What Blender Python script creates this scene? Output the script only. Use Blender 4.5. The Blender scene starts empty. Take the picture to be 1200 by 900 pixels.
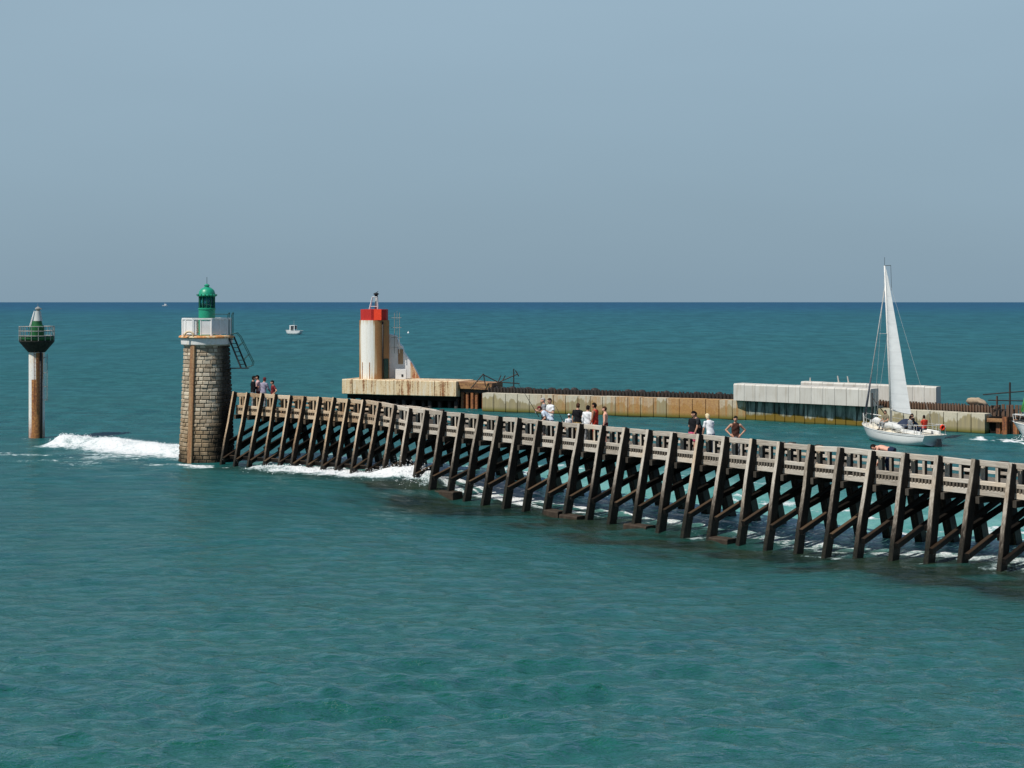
import bpy, bmesh, math, random
import numpy as np
from mathutils import Vector, Matrix, Euler

random.seed(11)
rng = np.random.default_rng(5)
scene = bpy.context.scene
COL = scene.collection
R = math.radians
EYE = 9.1                      # camera height above the water, metres
F = 1800.0 / 1200.0            # focal length over picture width
HORIZ = 353.0

# ------------------------------------------------------------------ helpers
def V(*a): return Vector(a)

class MB:
    """collects simple solids and links them as ONE mesh object"""
    def __init__(s): s.v = []; s.f = []; s.c = []
    def add(s, vs, fs, tint=None):
        o = len(s.v); s.v += [tuple(p) for p in vs]
        s.f += [tuple(i + o for i in f) for f in fs]
        s.c += [random.random() if tint is None else tint] * len(vs)
        return s
    def box(s, c, size, rz=0.0, jit=0.0, rot=None, tint=None):
        hx, hy, hz = size[0] / 2, size[1] / 2, size[2] / 2
        M = rot if rot is not None else Matrix.Rotation(rz, 3, 'Z')
        vs = []
        for z in (-hz, hz):
            for x, y in ((-hx, -hy), (hx, -hy), (hx, hy), (-hx, hy)):
                p = M @ V(x, y, z) + V(*c)
                if jit: p += V(random.uniform(-jit, jit), random.uniform(-jit, jit), random.uniform(-jit, jit))
                vs.append(p)
        return s.add(vs, [(3, 2, 1, 0), (4, 5, 6, 7), (0, 1, 5, 4), (1, 2, 6, 5), (2, 3, 7, 6), (3, 0, 4, 7)], tint)
    def beam(s, p0, p1, w, h, side=None, segs=1, jit=0.0, taper=1.0, ch=0.0, tint=None):
        """rectangular timber from p0 to p1; w along 'side', h across it; chamfered when ch > 0"""
        p0, p1 = V(*p0), V(*p1); d = (p1 - p0)
        dn = d.normalized()
        if side is None: side = dn.cross(V(0, 0, 1)) if abs(dn.z) < .95 else V(1, 0, 0)
        side = V(*side); side = (side - dn * side.dot(dn)).normalized(); up = dn.cross(side).normalized()
        vs = []; fs = []
        tn = random.random() if tint is None else tint
        for k in range(segs + 1):
            t = k / segs; q = p0 + d * t; sc = 1 + (taper - 1) * t
            if jit and 0 < k < segs: q = q + side * random.uniform(-jit, jit) + up * random.uniform(-jit, jit)
            a, b = w / 2 * sc, h / 2 * sc
            if ch > 0: pts = ((-a + ch, -b), (a - ch, -b), (a, -b + ch), (a, b - ch), (a - ch, b), (-a + ch, b), (-a, b - ch), (-a, -b + ch))
            else: pts = ((-a, -b), (a, -b), (a, b), (-a, b))
            for x, y in pts: vs.append(q + side * x + up * y)
        n = 8 if ch > 0 else 4
        for k in range(segs):
            for j in range(n):
                a0 = k * n + j; a1 = k * n + (j + 1) % n
                fs.append((a0, a0 + n, a1 + n, a1))
        fs.append(tuple(range(n))); fs.append(tuple(reversed(range(segs * n, segs * n + n))))
        return s.add(vs, fs, tn)
    def tube(s, pts, r, n=8, r1=None, caps=True):
        pts = [V(*p) for p in pts]; m = len(pts); vs = []; fs = []
        ref = None
        for k, p in enumerate(pts):
            d = (pts[min(k + 1, m - 1)] - pts[max(k - 1, 0)]).normalized()
            if ref is None: ref = V(0, 0, 1) if abs(d.z) < .9 else V(1, 0, 0)
            a = d.cross(ref).normalized(); b = d.cross(a).normalized(); ref = a.cross(d)
            rr = r if r1 is None else r + (r1 - r) * k / max(1, m - 1)
            for j in range(n):
                th = 2 * math.pi * j / n
                vs.append(p + a * math.cos(th) * rr + b * math.sin(th) * rr)
        for k in range(m - 1):
            for j in range(n):
                fs.append((k * n + j, k * n + (j + 1) % n, (k + 1) * n + (j + 1) % n, (k + 1) * n + j))
        if caps: fs.append(tuple(reversed(range(n)))); fs.append(tuple(range((m - 1) * n, m * n)))
        return s.add(vs, fs)
    def lathe(s, prof, n=32, c=(0, 0), a0=0.0, a1=2 * math.pi, ph=0.0):
        full = abs(a1 - a0 - 2 * math.pi) < 1e-6; m = n if full else n + 1; vs = []; fs = []
        for r, z in prof:
            for j in range(m):
                th = ph + a0 + (a1 - a0) * j / n
                vs.append((c[0] + r * math.cos(th), c[1] + r * math.sin(th), z))
        for k in range(len(prof) - 1):
            for j in range(n):
                j2 = (j + 1) % m
                fs.append((k * m + j, k * m + j2, (k + 1) * m + j2, (k + 1) * m + j))
        if full:
            if prof[0][0] > 1e-4: fs.append(tuple(reversed(range(m))))
            if prof[-1][0] > 1e-4: fs.append(tuple(range((len(prof) - 1) * m, len(prof) * m)))
        return s.add(vs, fs)
    def sphere(s, c, r, nu=10, nv=7, sc=(1, 1, 1), rot=None):
        vs = []; fs = []
        for i in range(nv + 1):
            ph = math.pi * i / nv
            for j in range(nu):
                th = 2 * math.pi * j / nu
                p = V(math.sin(ph) * math.cos(th) * r * sc[0], math.sin(ph) * math.sin(th) * r * sc[1], math.cos(ph) * r * sc[2])
                if rot is not None: p = rot @ p
                vs.append(p + V(*c))
        for i in range(nv):
            for j in range(nu):
                fs.append((i * nu + j, (i + 1) * nu + j, (i + 1) * nu + (j + 1) % nu, i * nu + (j + 1) % nu))
        return s.add(vs, fs)
    def build(s, name, m, parent=None, smooth=False, world=False, auto=None):
        me = bpy.data.meshes.new(name); me.from_pydata(s.v, [], s.f); me.validate(); me.update()
        if len(me.vertices) == len(s.c):
            at = me.attributes.new('tint', 'FLOAT', 'POINT'); at.data.foreach_set('value', np.array(s.c, dtype=np.float32))
        o = bpy.data.objects.new(name, me); COL.objects.link(o)
        bm = bmesh.new(); bm.from_mesh(me); bmesh.ops.remove_doubles(bm, verts=bm.verts, dist=1e-5)
        bmesh.ops.recalc_face_normals(bm, faces=bm.faces); bm.to_mesh(me); bm.free()
        if m: me.materials.append(m)
        if smooth: me.polygons.foreach_set('use_smooth', [True] * len(me.polygons))
        if auto is not None:
            me.polygons.foreach_set('use_smooth', [True] * len(me.polygons))
            me.set_sharp_from_angle(angle=R(auto))
        if parent:
            o.parent = parent
            if world: o.matrix_parent_inverse = parent.matrix_basis.inverted()
        return o

def tag(o, label=None, cat=None, group=None, kind=None):
    if label: o['label'] = label
    if cat: o['category'] = cat
    if group: o['group'] = group
    if kind: o['kind'] = kind
    return o

def thing(name, label, cat, loc=(0, 0, 0), rz=0.0, group=None):
    o = bpy.data.objects.new(name, None); COL.objects.link(o); o.empty_display_size = .3
    o.location = loc; o.rotation_euler = (0, 0, rz)
    tag(o, label, cat, group)
    o.matrix_basis = Matrix.Translation(loc) @ Matrix.Rotation(rz, 4, 'Z')
    return o

# ------------------------------------------------------------------ materials
class G:
    """a small wrapper that writes node graphs"""
    def __init__(s, name):
        s.m = bpy.data.materials.new(name); s.m.use_nodes = True
        s.t = s.m.node_tree; s.n = s.t.nodes; s.l = s.t.links
        s.b = s.n['Principled BSDF']; s.out = s.n['Material Output']
    def new(s, k, **kw):
        n = s.n.new(k)
        for a, v in kw.items(): setattr(n, a, v)
        return n
    def put(s, sock, val):
        if isinstance(val, bpy.types.NodeSocket): s.l.new(val, sock)
        elif isinstance(val, tuple) and sock.type == 'RGBA' and len(val) == 3: sock.default_value = (*val, 1)
        else: sock.default_value = val
    def pos(s): return s.new('ShaderNodeNewGeometry').outputs['Position']
    def nor(s): return s.new('ShaderNodeNewGeometry').outputs['Normal']
    def objc(s): return s.new('ShaderNodeTexCoord').outputs['Object']
    def attr(s, name): return s.new('ShaderNodeAttribute', attribute_name=name).outputs['Fac']
    def rnd(s): return s.new('ShaderNodeObjectInfo').outputs['Random']
    def xyz(s, v):
        n = s.new('ShaderNodeSeparateXYZ'); s.l.new(v, n.inputs[0]); return n.outputs
    def math(s, op, a, b=0.0, c=None, clamp=False):
        n = s.new('ShaderNodeMath', operation=op, use_clamp=clamp); s.put(n.inputs[0], a); s.put(n.inputs[1], b)
        if c is not None: s.put(n.inputs[2], c)
        return n.outputs[0]
    def map(s, v, a, b, c=0.0, d=1.0, smooth=False):
        n = s.new('ShaderNodeMapRange', interpolation_type='SMOOTHSTEP' if smooth else 'LINEAR')
        s.put(n.inputs[0], v); n.inputs[1].default_value = a; n.inputs[2].default_value = b; n.inputs[3].default_value = c; n.inputs[4].default_value = d
        return n.outputs[0]
    def noise(s, co, scale=1.0, sv=(1, 1, 1), detail=4.0, rough=.55, rz=0.0, dist=0.0):
        mp = s.new('ShaderNodeMapping'); s.l.new(co, mp.inputs[0]); mp.inputs['Scale'].default_value = sv
        if rz:
            m0 = s.new('ShaderNodeMapping'); s.l.new(co, m0.inputs[0]); m0.inputs['Rotation'].default_value = (0, 0, rz)
            s.l.new(m0.outputs[0], mp.inputs[0])
        n = s.new('ShaderNodeTexNoise'); s.l.new(mp.outputs[0], n.inputs['Vector'])
        n.inputs['Scale'].default_value = scale; n.inputs['Detail'].default_value = detail
        n.inputs['Roughness'].default_value = rough; n.inputs['Distortion'].default_value = dist
        return n.outputs['Fac']
    def ramp(s, f, stops, interp='LINEAR'):
        n = s.new('ShaderNodeValToRGB'); s.put(n.inputs[0], f); e = n.color_ramp.elements
        n.color_ramp.interpolation = interp
        while len(e) < len(stops): e.new(.5)
        for k, (p, c) in enumerate(stops): e[k].position = p; e[k].color = (*c, 1) if isinstance(c, tuple) else (c, c, c, 1)
        return n.outputs[0]
    def mix(s, f, a, b, mode='MIX'):
        n = s.new('ShaderNodeMix', data_type='RGBA', blend_type=mode, clamp_factor=True)
        s.put(n.inputs[0], f); s.put(n.inputs[6], a); s.put(n.inputs[7], b); return n.outputs[2]
    def bump(s, h, strength=.4, dist=.02, nrm=None):
        n = s.new('ShaderNodeBump'); s.put(n.inputs['Height'], h); s.put(n.inputs['Strength'], strength); s.put(n.inputs['Distance'], dist)
        if nrm is not None: s.l.new(nrm, n.inputs['Normal'])
        return n.outputs[0]
    def done(s, col=None, rough=None, normal=None, spec=None, metal=None):
        if col is not None: s.put(s.b.inputs['Base Color'], col)
        if rough is not None: s.put(s.b.inputs['Roughness'], rough)
        if normal is not None: s.l.new(normal, s.b.inputs['Normal'])
        if spec is not None: s.put(s.b.inputs['Specular IOR Level'], spec)
        if metal is not None: s.put(s.b.inputs['Metallic'], metal)
        return s.m

def paint(name, col, dirt=(.2, .15, .1), amount=.35, rough=.5, scale=3.0, sv=(1, 1, 1)):
    g = G(name); p = g.objc()
    n = g.noise(p, scale, sv, 6, .65); n2 = g.noise(p, scale * 6, (1, 1, 1), 3)
    f = g.math('MULTIPLY', g.map(n, .5, .75), amount)
    c = g.mix(f, col, dirt); c = g.mix(g.map(n2, .3, .7, .0, .18), c, tuple(x * .6 for x in col))
    return g.done(c, rough, g.bump(n2, .15, .01))

def rusty(name, base, amount, zlow=None, rustc=((.42, .17, .05), (.2, .06, .025)), streak=(5, 5, .35), scale=1.0, off=0.0, rough=.7):
    """painted or concrete surface with vertical rust runs; amount 0..1"""
    g = G(name); p = g.objc()
    mp = g.new('ShaderNodeMapping'); g.l.new(p, mp.inputs[0]); mp.inputs['Location'].default_value = (off, off * 1.7, off * .3); p2 = mp.outputs[0]
    n = g.noise(p2, scale, streak, 6, .6); big = g.noise(p2, .6, (1, 1, .5), 3); fine = g.noise(p2, 9, (1, 1, 1), 4, .7)
    mask = g.math('ADD', g.math('MULTIPLY', n, .65), g.math('MULTIPLY', big, .35))
    mask = g.math('ADD', mask, g.map(fine, .3, .7, -.05, .05))
    lo = .68 - .36 * amount
    f = g.map(mask, lo, lo + .1, 0, 1, True)
    if zlow is not None:
        z = g.xyz(p)[2]; f = g.math('MAXIMUM', f, g.math('MULTIPLY', g.map(z, zlow[1], zlow[0], 0, 1), g.map(mask, .35, .5)), clamp=True)
    light = g.mix(g.map(fine, .35, .7), base, tuple(b * .78 for b in base))
    light = g.mix(g.map(mask, lo - .12, lo, 0, .65), light, (base[0] * .9, base[1] * .7, base[2] * .42))
    rc = g.mix(g.map(fine, .38, .62), rustc[0], rustc[1])
    return g.done(g.mix(f, light, rc), rough, g.bump(fine, .3, .02))

def solid(name, col, rough=.6, spec=.3, metal=0.0, var=.25, scale=8):
    g = G(name); n = g.noise(g.objc(), scale, (1, 1, 1), 4)
    c = g.mix(g.map(n, .3, .7), tuple(x * (1 - var) for x in col), tuple(min(1, x * (1 + var)) for x in col))
    return g.done(c, rough, spec=spec, metal=metal)

def wood(name, kind):
    """weathered jetty timber: bleached on top, brown below, black and wet at the tide line (world height)"""
    g = G(name); p = g.pos(); z = g.xyz(p)[2]; x = g.xyz(p)[0]
    jr = R(50.3)
    if kind == 'rail': st = g.noise(p, 2.0, (1.2, 14, 16), 6, .7, rz=jr)
    else: st = g.noise(p, 2.0, (11, 11, 1.1), 6, .7)
    fine = g.noise(p, 14, (1, 1, 1), 4, .7); big = g.noise(p, .45, (1, 1, 1), 3)
    rn = g.rnd()
    t = g.math('ADD', g.math('MULTIPLY', st, .72), g.math('MULTIPLY', rn, .28))
    if kind == 'rail': t = g.math('ADD', t, .10)
    grey = g.ramp(g.math('ADD', t, .035), [(.25, (.10, .080, .060)), (.43, (.25, .212, .168)), (.58, (.42, .375, .315)), (.8, (.59, .545, .475))])
    brown = g.ramp(t, [(.25, (.11, .058, .03)), (.43, (.31, .20, .115)), (.58, (.50, .37, .24)), (.8, (.64, .53, .40))])
    lf = g.map(x, -5.0, -8.5)                                   # seaward length is browner
    lf = g.math('MAXIMUM', lf, g.map(g.math('ADD', big, g.math('MULTIPLY', rn, .25)), .74, .9, 0, .7))
    dry = g.mix(lf, grey, brown)
    side_shade = g.mix(g.map(st, .4, .65), (.010, .008, .006), (.036, .028, .021))
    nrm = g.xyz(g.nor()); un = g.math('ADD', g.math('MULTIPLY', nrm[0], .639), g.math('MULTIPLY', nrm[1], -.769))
    if kind in ('leg', 'beam'): dry = g.mix(g.math('MULTIPLY', g.map(un, .45, .75), .97), dry, side_shade)     # shade on faces turned from the sun painted near-black, the others are bleached
    zz = g.math('ADD', z, g.map(g.math('ADD', st, big), .6, 1.4, -.55, .55))
    mid = g.mix(g.map(t, .35, .7), (.014, .010, .007), (.095, .072, .052))
    wet = g.mix(g.map(fine, .4, .65), (.008, .007, .005), (.03, .028, .016))
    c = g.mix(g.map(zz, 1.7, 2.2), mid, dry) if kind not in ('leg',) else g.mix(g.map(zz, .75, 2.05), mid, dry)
    if kind == 'beam': c = g.mix(.85, dry, (.008, .007, .005))  # cross beams blackened to paint in the shadow beneath the deck
    if kind == 'dark': c = g.mix(.94, c, (.006, .005, .004))  # under-deck shade put into the colour of the back legs
    if kind == 'deck': c = g.mix(.75, dry, (.06, .048, .036))  # deck darkened in colour for the part shadow lying on it
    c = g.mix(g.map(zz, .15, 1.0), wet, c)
    if kind == 'brace':
        c = g.mix(g.map(rn, .80, .86), g.mix(.93, c, (.006, .005, .004)), g.mix(.45, c, (.02, .013, .008)))
    if kind == 'brace': c = g.mix(g.map(nrm[2], .25, .5), g.mix(.80, c, (.006, .005, .004)), g.mix(.6, c, g.mix(g.map(rn, .1, .9), (.016, .011, .008), (.12, .078, .046))))  # painted light: brown sunlit tops, other brace faces blackened as shade
    if kind in ('leg', 'beam'): c = g.mix(g.math('MULTIPLY', g.map(un, .45, .75), .9), c, side_shade)
    ro = g.map(zz, .2, 1.2, .35, .85)
    return g.done(c, ro, g.bump(st, .6, .02), spec=.25)

M = {}
M['wood_leg'] = wood('timber_leg', 'leg'); M['wood_rail'] = wood('timber_rail', 'rail'); M['wood_brace'] = wood('timber_brace', 'brace'); M['wood_beam'] = wood('timber_beam', 'beam'); M['wood_dark'] = wood('timber_deep_shade', 'dark'); M['wood_deck'] = wood('timber_deck', 'deck')
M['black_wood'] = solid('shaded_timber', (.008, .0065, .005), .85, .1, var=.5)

def stone_mat():
    g = G('rusticated_stone'); p = g.objc(); x, y, z = g.xyz(p); tn = g.attr('tint')
    n = g.noise(p, 5, (1, 1, 1), 5, .65); big = g.noise(p, .9, (1, 1, .7), 4); fine = g.noise(p, 26, (1, 1, 1), 4, .7)
    c = g.ramp(g.math('ADD', g.math('MULTIPLY', tn, .7), g.math('MULTIPLY', n, .45)), [(.15, (.26, .205, .145)), (.5, (.40, .33, .24)), (.9, (.55, .475, .365))])
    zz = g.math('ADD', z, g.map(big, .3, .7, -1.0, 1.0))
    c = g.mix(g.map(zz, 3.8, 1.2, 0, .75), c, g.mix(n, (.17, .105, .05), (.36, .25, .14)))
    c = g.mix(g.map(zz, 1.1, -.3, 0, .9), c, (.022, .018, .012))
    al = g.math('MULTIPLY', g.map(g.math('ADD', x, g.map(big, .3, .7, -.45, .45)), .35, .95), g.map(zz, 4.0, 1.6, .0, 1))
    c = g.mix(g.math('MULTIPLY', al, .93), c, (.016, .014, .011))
    c = g.mix(g.math('MULTIPLY', g.map(x, .70, 1.08), .9), c, (.014, .013, .012))  # shade of the tower's right flank painted over the stone
    return g.done(c, .85, g.bump(g.math('ADD', n, fine), .5, .02), spec=.15)
M['stone'] = stone_mat()
M['mortar'] = solid('mortar', (.21, .175, .135), .9, .1)

M['white_paint'] = paint('white_paint', (.80, .80, .78), (.45, .3, .18), .4, .5, 2, (1, 1, .6))
M['grey_paint'] = paint('grey_paint', (.50, .52, .50), (.30, .28, .24), .4, .6, 3)
M['panel_white'] = paint('panel_white', (.74, .74, .73), (.45, .36, .28), .35, .55, 2)
M['slab'] = rusty('gallery_slab', (.78, .77, .73), .12, rustc=((.62, .25, .06), (.38, .13, .04)), streak=(3, 3, .7), off=3)
M['slab_edge'] = rusty('gallery_edge_rust', (.76, .66, .50), .62, rustc=((.74, .33, .10), (.45, .17, .05)), streak=(2.6, 2.6, .8), off=8)
M['green'] = paint('lantern_green', (.012, .30, .17), (.02, .12, .08), .3, .4, 4)
M['green_dark'] = solid('dark_green', (.01, .11, .06), .5)
M['lantern_glass'] = solid('lantern_glass', (.008, .10, .115), .2, .5, var=.6, scale=3)
M['black_metal'] = solid('dark_metal', (.022, .024, .024), .6, .3, var=.5)
M['green_metal'] = solid('green_black_metal', (.012, .045, .035), .6, .3, var=.4)
M['grey_metal'] = solid('grey_metal', (.28, .28, .26), .5, .4, var=.3)
M['duct'] = rusty('steel_duct', (.36, .26, .17), .55, rustc=((.34, .17, .07), (.2, .1, .05)), off=2)
M['beacon_white'] = rusty('beacon_white', (.80, .78, .73), .13, zlow=(.1, 1.4), off=5)
M['beacon_rust'] = rusty('beacon_rust', (.55, .36, .16), .9, rustc=((.50, .22, .06), (.20, .07, .03)), off=1)
M['basket_dark'] = solid('basket_dark', (.022, .024, .018), .7, .2, var=.6, scale=5)
M['beacon_green'] = solid('beacon_green', (.012, .10, .03), .55, .3, var=.35, scale=5)
def tower_mat():
    g = G('tower_white'); p = g.objc(); x, y, z = g.xyz(p)
    st = g.noise(p, 1.0, (4.5, 4.5, .12), 5, .65); n = g.noise(p, 1.0, (1.5, 1.5, .3), 4, .6); fine = g.noise(p, 9, (1, 1, 1), 4, .7)
    c = g.mix(g.map(fine, .3, .7), (.84, .82, .77), (.74, .71, .64))
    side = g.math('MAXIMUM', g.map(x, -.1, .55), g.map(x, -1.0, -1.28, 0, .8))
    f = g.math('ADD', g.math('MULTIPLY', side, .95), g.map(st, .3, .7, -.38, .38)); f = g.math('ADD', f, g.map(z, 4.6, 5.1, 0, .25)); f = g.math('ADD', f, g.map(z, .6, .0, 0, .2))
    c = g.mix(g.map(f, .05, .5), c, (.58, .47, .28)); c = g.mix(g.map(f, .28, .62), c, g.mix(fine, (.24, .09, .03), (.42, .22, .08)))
    return g.done(c, .75, g.bump(fine, .25, .02))
M['tower_white'] = tower_mat()
M['tower_red'] = rusty('tower_red', (.50, .016, .010), .12, rustc=((.30, .02, .015), (.2, .02, .01)), off=2)
M['red_bright'] = solid('red_bright', (.90, .075, .035), .75, .05, var=.12)
M['rust_streaked'] = rusty('rust_streaked_plate', (.62, .50, .38), .55, rustc=((.44, .13, .05), (.26, .08, .03)), streak=(6, 6, .4), off=1)
M['plat'] = rusty('platform_concrete', (.74, .66, .51), .53, rustc=((.40, .17, .06), (.16, .07, .03)), streak=(5, 5, .25), off=4)
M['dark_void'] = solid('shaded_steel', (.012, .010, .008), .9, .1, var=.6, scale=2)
M['rust_pile'] = rusty('rust_pile', (.34, .15, .06), .7, rustc=((.26, .085, .03), (.09, .035, .018)), off=6)
M['rust_mid'] = rusty('rust_mid', (.12, .08, .06), .42, rustc=((.20, .075, .03), (.08, .03, .016)), streak=(7, 7, .5), off=5)
M['brown_beam'] = rusty('brown_beam', (.36, .22, .11), .6, rustc=((.26, .12, .05), (.13, .06, .03)), streak=(.8, .8, 5), off=9)
M['rust_dark'] = rusty('rust_dark', (.022, .018, .016), .26, rustc=((.20, .07, .028), (.07, .026, .014)), streak=(3, 3, .5), off=3)

def wall_mat():
    g = G('quay_wall'); p = g.pos(); x, y, z = g.xyz(p)
    n = g.noise(p, 1.0, (1.1, 1.1, .35), 5, .6); big = g.noise(p, .22, (1, 1, .4), 3); st = g.noise(p, 1.0, (3.5, 3.5, .2), 5, .65); fine = g.noise(p, 8, (1, 1, 1), 4, .7)
    tn = g.attr('tint')
    light = g.mix(g.map(fine, .3, .7), (.58, .53, .41), (.44, .41, .32))
    low = g.mix(g.map(st, .35, .65), (.37, .31, .17), (.24, .21, .14))
    edge = g.math('ADD', z, g.map(g.math('ADD', n, g.math('MULTIPLY', tn, .15)), .3, .8, -.7, .7))
    c = g.mix(g.map(edge, 1.12, 1.0), light, low)
    rx = g.math('MULTIPLY', g.map(x, 0, 4), g.map(x, 26, 20)); 
    rm = g.math('ADD', g.math('ADD', g.math('MULTIPLY', st, .45), g.math('MULTIPLY', big, .45)), g.math('MULTIPLY', tn, .16))
    rm = g.math('ADD', rm, g.math('MULTIPLY', g.map(x, 6, 17), .10))
    rust = g.mix(g.map(fine, .35, .65), (.46, .25, .075), (.34, .15, .05))
    c = g.mix(g.math('MULTIPLY', g.math('MULTIPLY', g.map(rm, .505, .63), rx), .85), c, rust)
    c = g.mix(g.math('MULTIPLY', g.map(z, .42, .12), .9), c, (.13, .12, .02))
    c = g.mix(g.map(z, .10, .02), c, (.03, .035, .012))
    return g.done(c, .85, g.bump(fine, .3, .02), spec=.15)
M['wall'] = wall_mat()
def shade_wall_mat():
    g = G('quay_wall_stained'); p = g.pos(); z = g.xyz(p)[2]
    n = g.noise(p, 1.0, (1.3, 1.3, .5), 5, .6); st = g.noise(p, 1.0, (4, 4, .25), 5, .65)
    c = g.mix(g.map(n, .45, .6), (.16, .18, .15), (.42, .43, .36))
    c = g.mix(g.map(st, .5, .62), c, (.035, .04, .03))
    c = g.mix(g.map(g.math('ADD', z, g.map(n, .3, .7, -.25, .25)), .62, .42), c, (.17, .115, .02))
    c = g.mix(g.map(z, .14, .05), c, (.06, .07, .02))
    return g.done(c, .85, spec=.15)
M['wall_stained'] = shade_wall_mat()
def cap_mat():
    g = G('cap_concrete'); p = g.objc(); n = g.noise(p, .7, (1, 1, 1), 4, .6); st = g.noise(p, 1, (5, 5, .4), 5, .6); fine = g.noise(p, 12, (1, 1, 1), 3)
    c = g.mix(g.map(g.math('ADD', n, g.math('MULTIPLY', g.rnd(), .25)), .35, .85), (.60, .58, .53), (.47, .45, .405)); c = g.mix(g.map(st, .50, .72, 0, .55), c, (.33, .28, .21)); c = g.mix(g.map(fine, .3, .7, 0, .08), c, (.4, .4, .38))
    return g.done(c, .85, g.bump(fine, .2, .01), spec=.15)
M['cap'] = cap_mat()
M['rock'] = paint('rock', (.45, .34, .23), (.16, .12, .08), .7, .9, 2.5)
M['block'] = solid('wet_concrete_block', (.042, .031, .022), .75, .2, var=.5, scale=4)
M['boat_white'] = paint('gelcoat_white', (.78, .78, .76), (.55, .52, .45), .25, .25, 1.5)
M['boat_cream'] = paint('deck_cream', (.70, .65, .54), (.4, .35, .28), .35, .5, 3)
M['boat_line'] = solid('boat_trim', (.05, .06, .07), .4)
M['antifoul'] = solid('antifouling', (.03, .035, .04), .5)
M['alu'] = solid('mast_aluminium', (.62, .61, .58), .35, .5, var=.1)
M['wire'] = solid('rig_wire', (.42, .42, .40), .4, .5)
def sail_mat(name, col):
    g = G(name); p = g.objc(); z = g.xyz(p)[2]
    n = g.noise(p, 1.2, (1, 1, 2.5), 4)
    seam = g.new('ShaderNodeTexWave'); seam.wave_type = 'BANDS'; seam.bands_direction = 'Z'
    mp = g.new('ShaderNodeMapping'); g.l.new(p, mp.inputs[0]); g.l.new(mp.outputs[0], seam.inputs['Vector']); seam.inputs['Scale'].default_value = .35; seam.inputs['Distortion'].default_value = .3
    c = g.mix(g.map(seam.outputs['Fac'], .985, 1.0, 0, .3), g.mix(g.map(n, .3, .7), col, tuple(v * .9 for v in col)), tuple(v * .6 for v in col))
    g.done(c, .7, g.bump(n, .22, .08), spec=.1)
    tr = g.new('ShaderNodeBsdfTranslucent'); g.put(tr.inputs[0], c)
    mx = g.new('ShaderNodeMixShader'); mx.inputs[0].default_value = .3
    g.l.new(g.b.outputs[0], mx.inputs[1]); g.l.new(tr.outputs[0], mx.inputs[2]); g.l.new(mx.outputs[0], g.out.inputs[0])
    return g.m
M['sail'] = sail_mat('sailcloth', (.88, .88, .86)); M['green_sail'] = sail_mat('green_sailcloth', (.16, .62, .20))
M['navy'] = solid('navy_canvas', (.02, .03, .06), .8); M['grey_canvas'] = solid('grey_canvas', (.08, .09, .11), .8)
M['skin'] = solid('skin', (.50, .27, .18), .55, .3, var=.12, scale=12); M['skin_tan'] = solid('skin_tanned', (.36, .17, .10), .55, .3, var=.12, scale=12)
M['skin_pink'] = solid('skin_sunny', (.66, .35, .25), .55, .3, var=.10, scale=12)
M['eye'] = solid('eye', (.02, .015, .012), .3)
CL = {}
def cloth(name, col):
    if name not in CL:
        g = G('cloth_' + name); p = g.objc(); n = g.noise(p, 9, (1, 1, .6), 4, .6)
        CL[name] = g.done(g.mix(g.map(n, .3, .7), tuple(v * .8 for v in col), col), .9, g.bump(n, .6, .03), spec=.1)
    return CL[name]
C_ = dict(black=(.012, .012, .014), charcoal=(.03, .032, .036), white=(.78, .79, .80), paleblue=(.60, .68, .78), pink=(.62, .40, .40),
          lavender=(.30, .28, .36), red=(.55, .05, .03), coral=(.60, .10, .10), tan=(.48, .33, .14), grey=(.24, .25, .26), jeans=(.10, .15, .24),
          brown=(.07, .03, .022), navy=(.02, .03, .06), rosy=(.70, .12, .22), darkhair=(.012, .009, .008), brownhair=(.07, .035, .02),
          blonde=(.70, .58, .36), redhair=(.12, .025, .03), greyhair=(.42, .39, .36), wine=(.16, .025, .03), khaki=(.22, .19, .13))
def ck(n): return cloth(n, C_[n])

# ------------------------------------------------------------------ camera, sun, sky
cam = bpy.data.cameras.new('camera'); camo = bpy.data.objects.new('camera', cam); COL.objects.link(camo)
camo.location = (0, 0, EYE); camo.rotation_euler = (R(90), 0, 0)
cam.sensor_width = 36; cam.lens = 36 * F; cam.shift_y = (HORIZ - 450) / 1200; cam.clip_start = .5; cam.clip_end = 40000
scene.camera = camo

SUN_AZ = V(-.80, -.60, 0).normalized(); EL = R(54)
sd = V(SUN_AZ.x * math.cos(EL), SUN_AZ.y * math.cos(EL), math.sin(EL))
sl = bpy.data.lights.new('sun', 'SUN'); so = bpy.data.objects.new('sun', sl); COL.objects.link(so)
sl.energy = 4.8; sl.angle = R(.53); sl.color = (1, .955, .88)
so.rotation_euler = sd.to_track_quat('Z', 'Y').to_euler(); so.location = (-40, -30, 60)

w = bpy.data.worlds.new('World'); scene.world = w; w.use_nodes = True
nt = w.node_tree; bg = nt.nodes['Background']
sky = nt.nodes.new('ShaderNodeTexSky'); sky.sky_type = 'NISHITA'; sky.sun_disc = False
sky.sun_elevation = EL; sky.sun_rotation = math.atan2(SUN_AZ.x, SUN_AZ.y); sky.dust_density = 2.0; sky.air_density = 1.0
tc = nt.nodes.new('ShaderNodeTexCoord'); sx = nt.nodes.new('ShaderNodeSeparateXYZ'); nt.links.new(tc.outputs['Generated'], sx.inputs[0])
rp = nt.nodes.new('ShaderNodeValToRGB'); nt.links.new(sx.outputs[2], rp.inputs[0])
SKYS = [(0.0, (.252, .366, .458)), (.045, (.266, .384, .478)), (.10, (.290, .415, .512)), (.19, (.328, .462, .566)), (.32, (.26, .41, .60)), (.55, (.11, .20, .36)), (1.0, (.05, .10, .22))]
e = rp.color_ramp.elements
while len(e) < len(SKYS): e.new(.5)
for k, (p_, c_) in enumerate(SKYS): e[k].position = p_; e[k].color = (*c_, 1)
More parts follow.
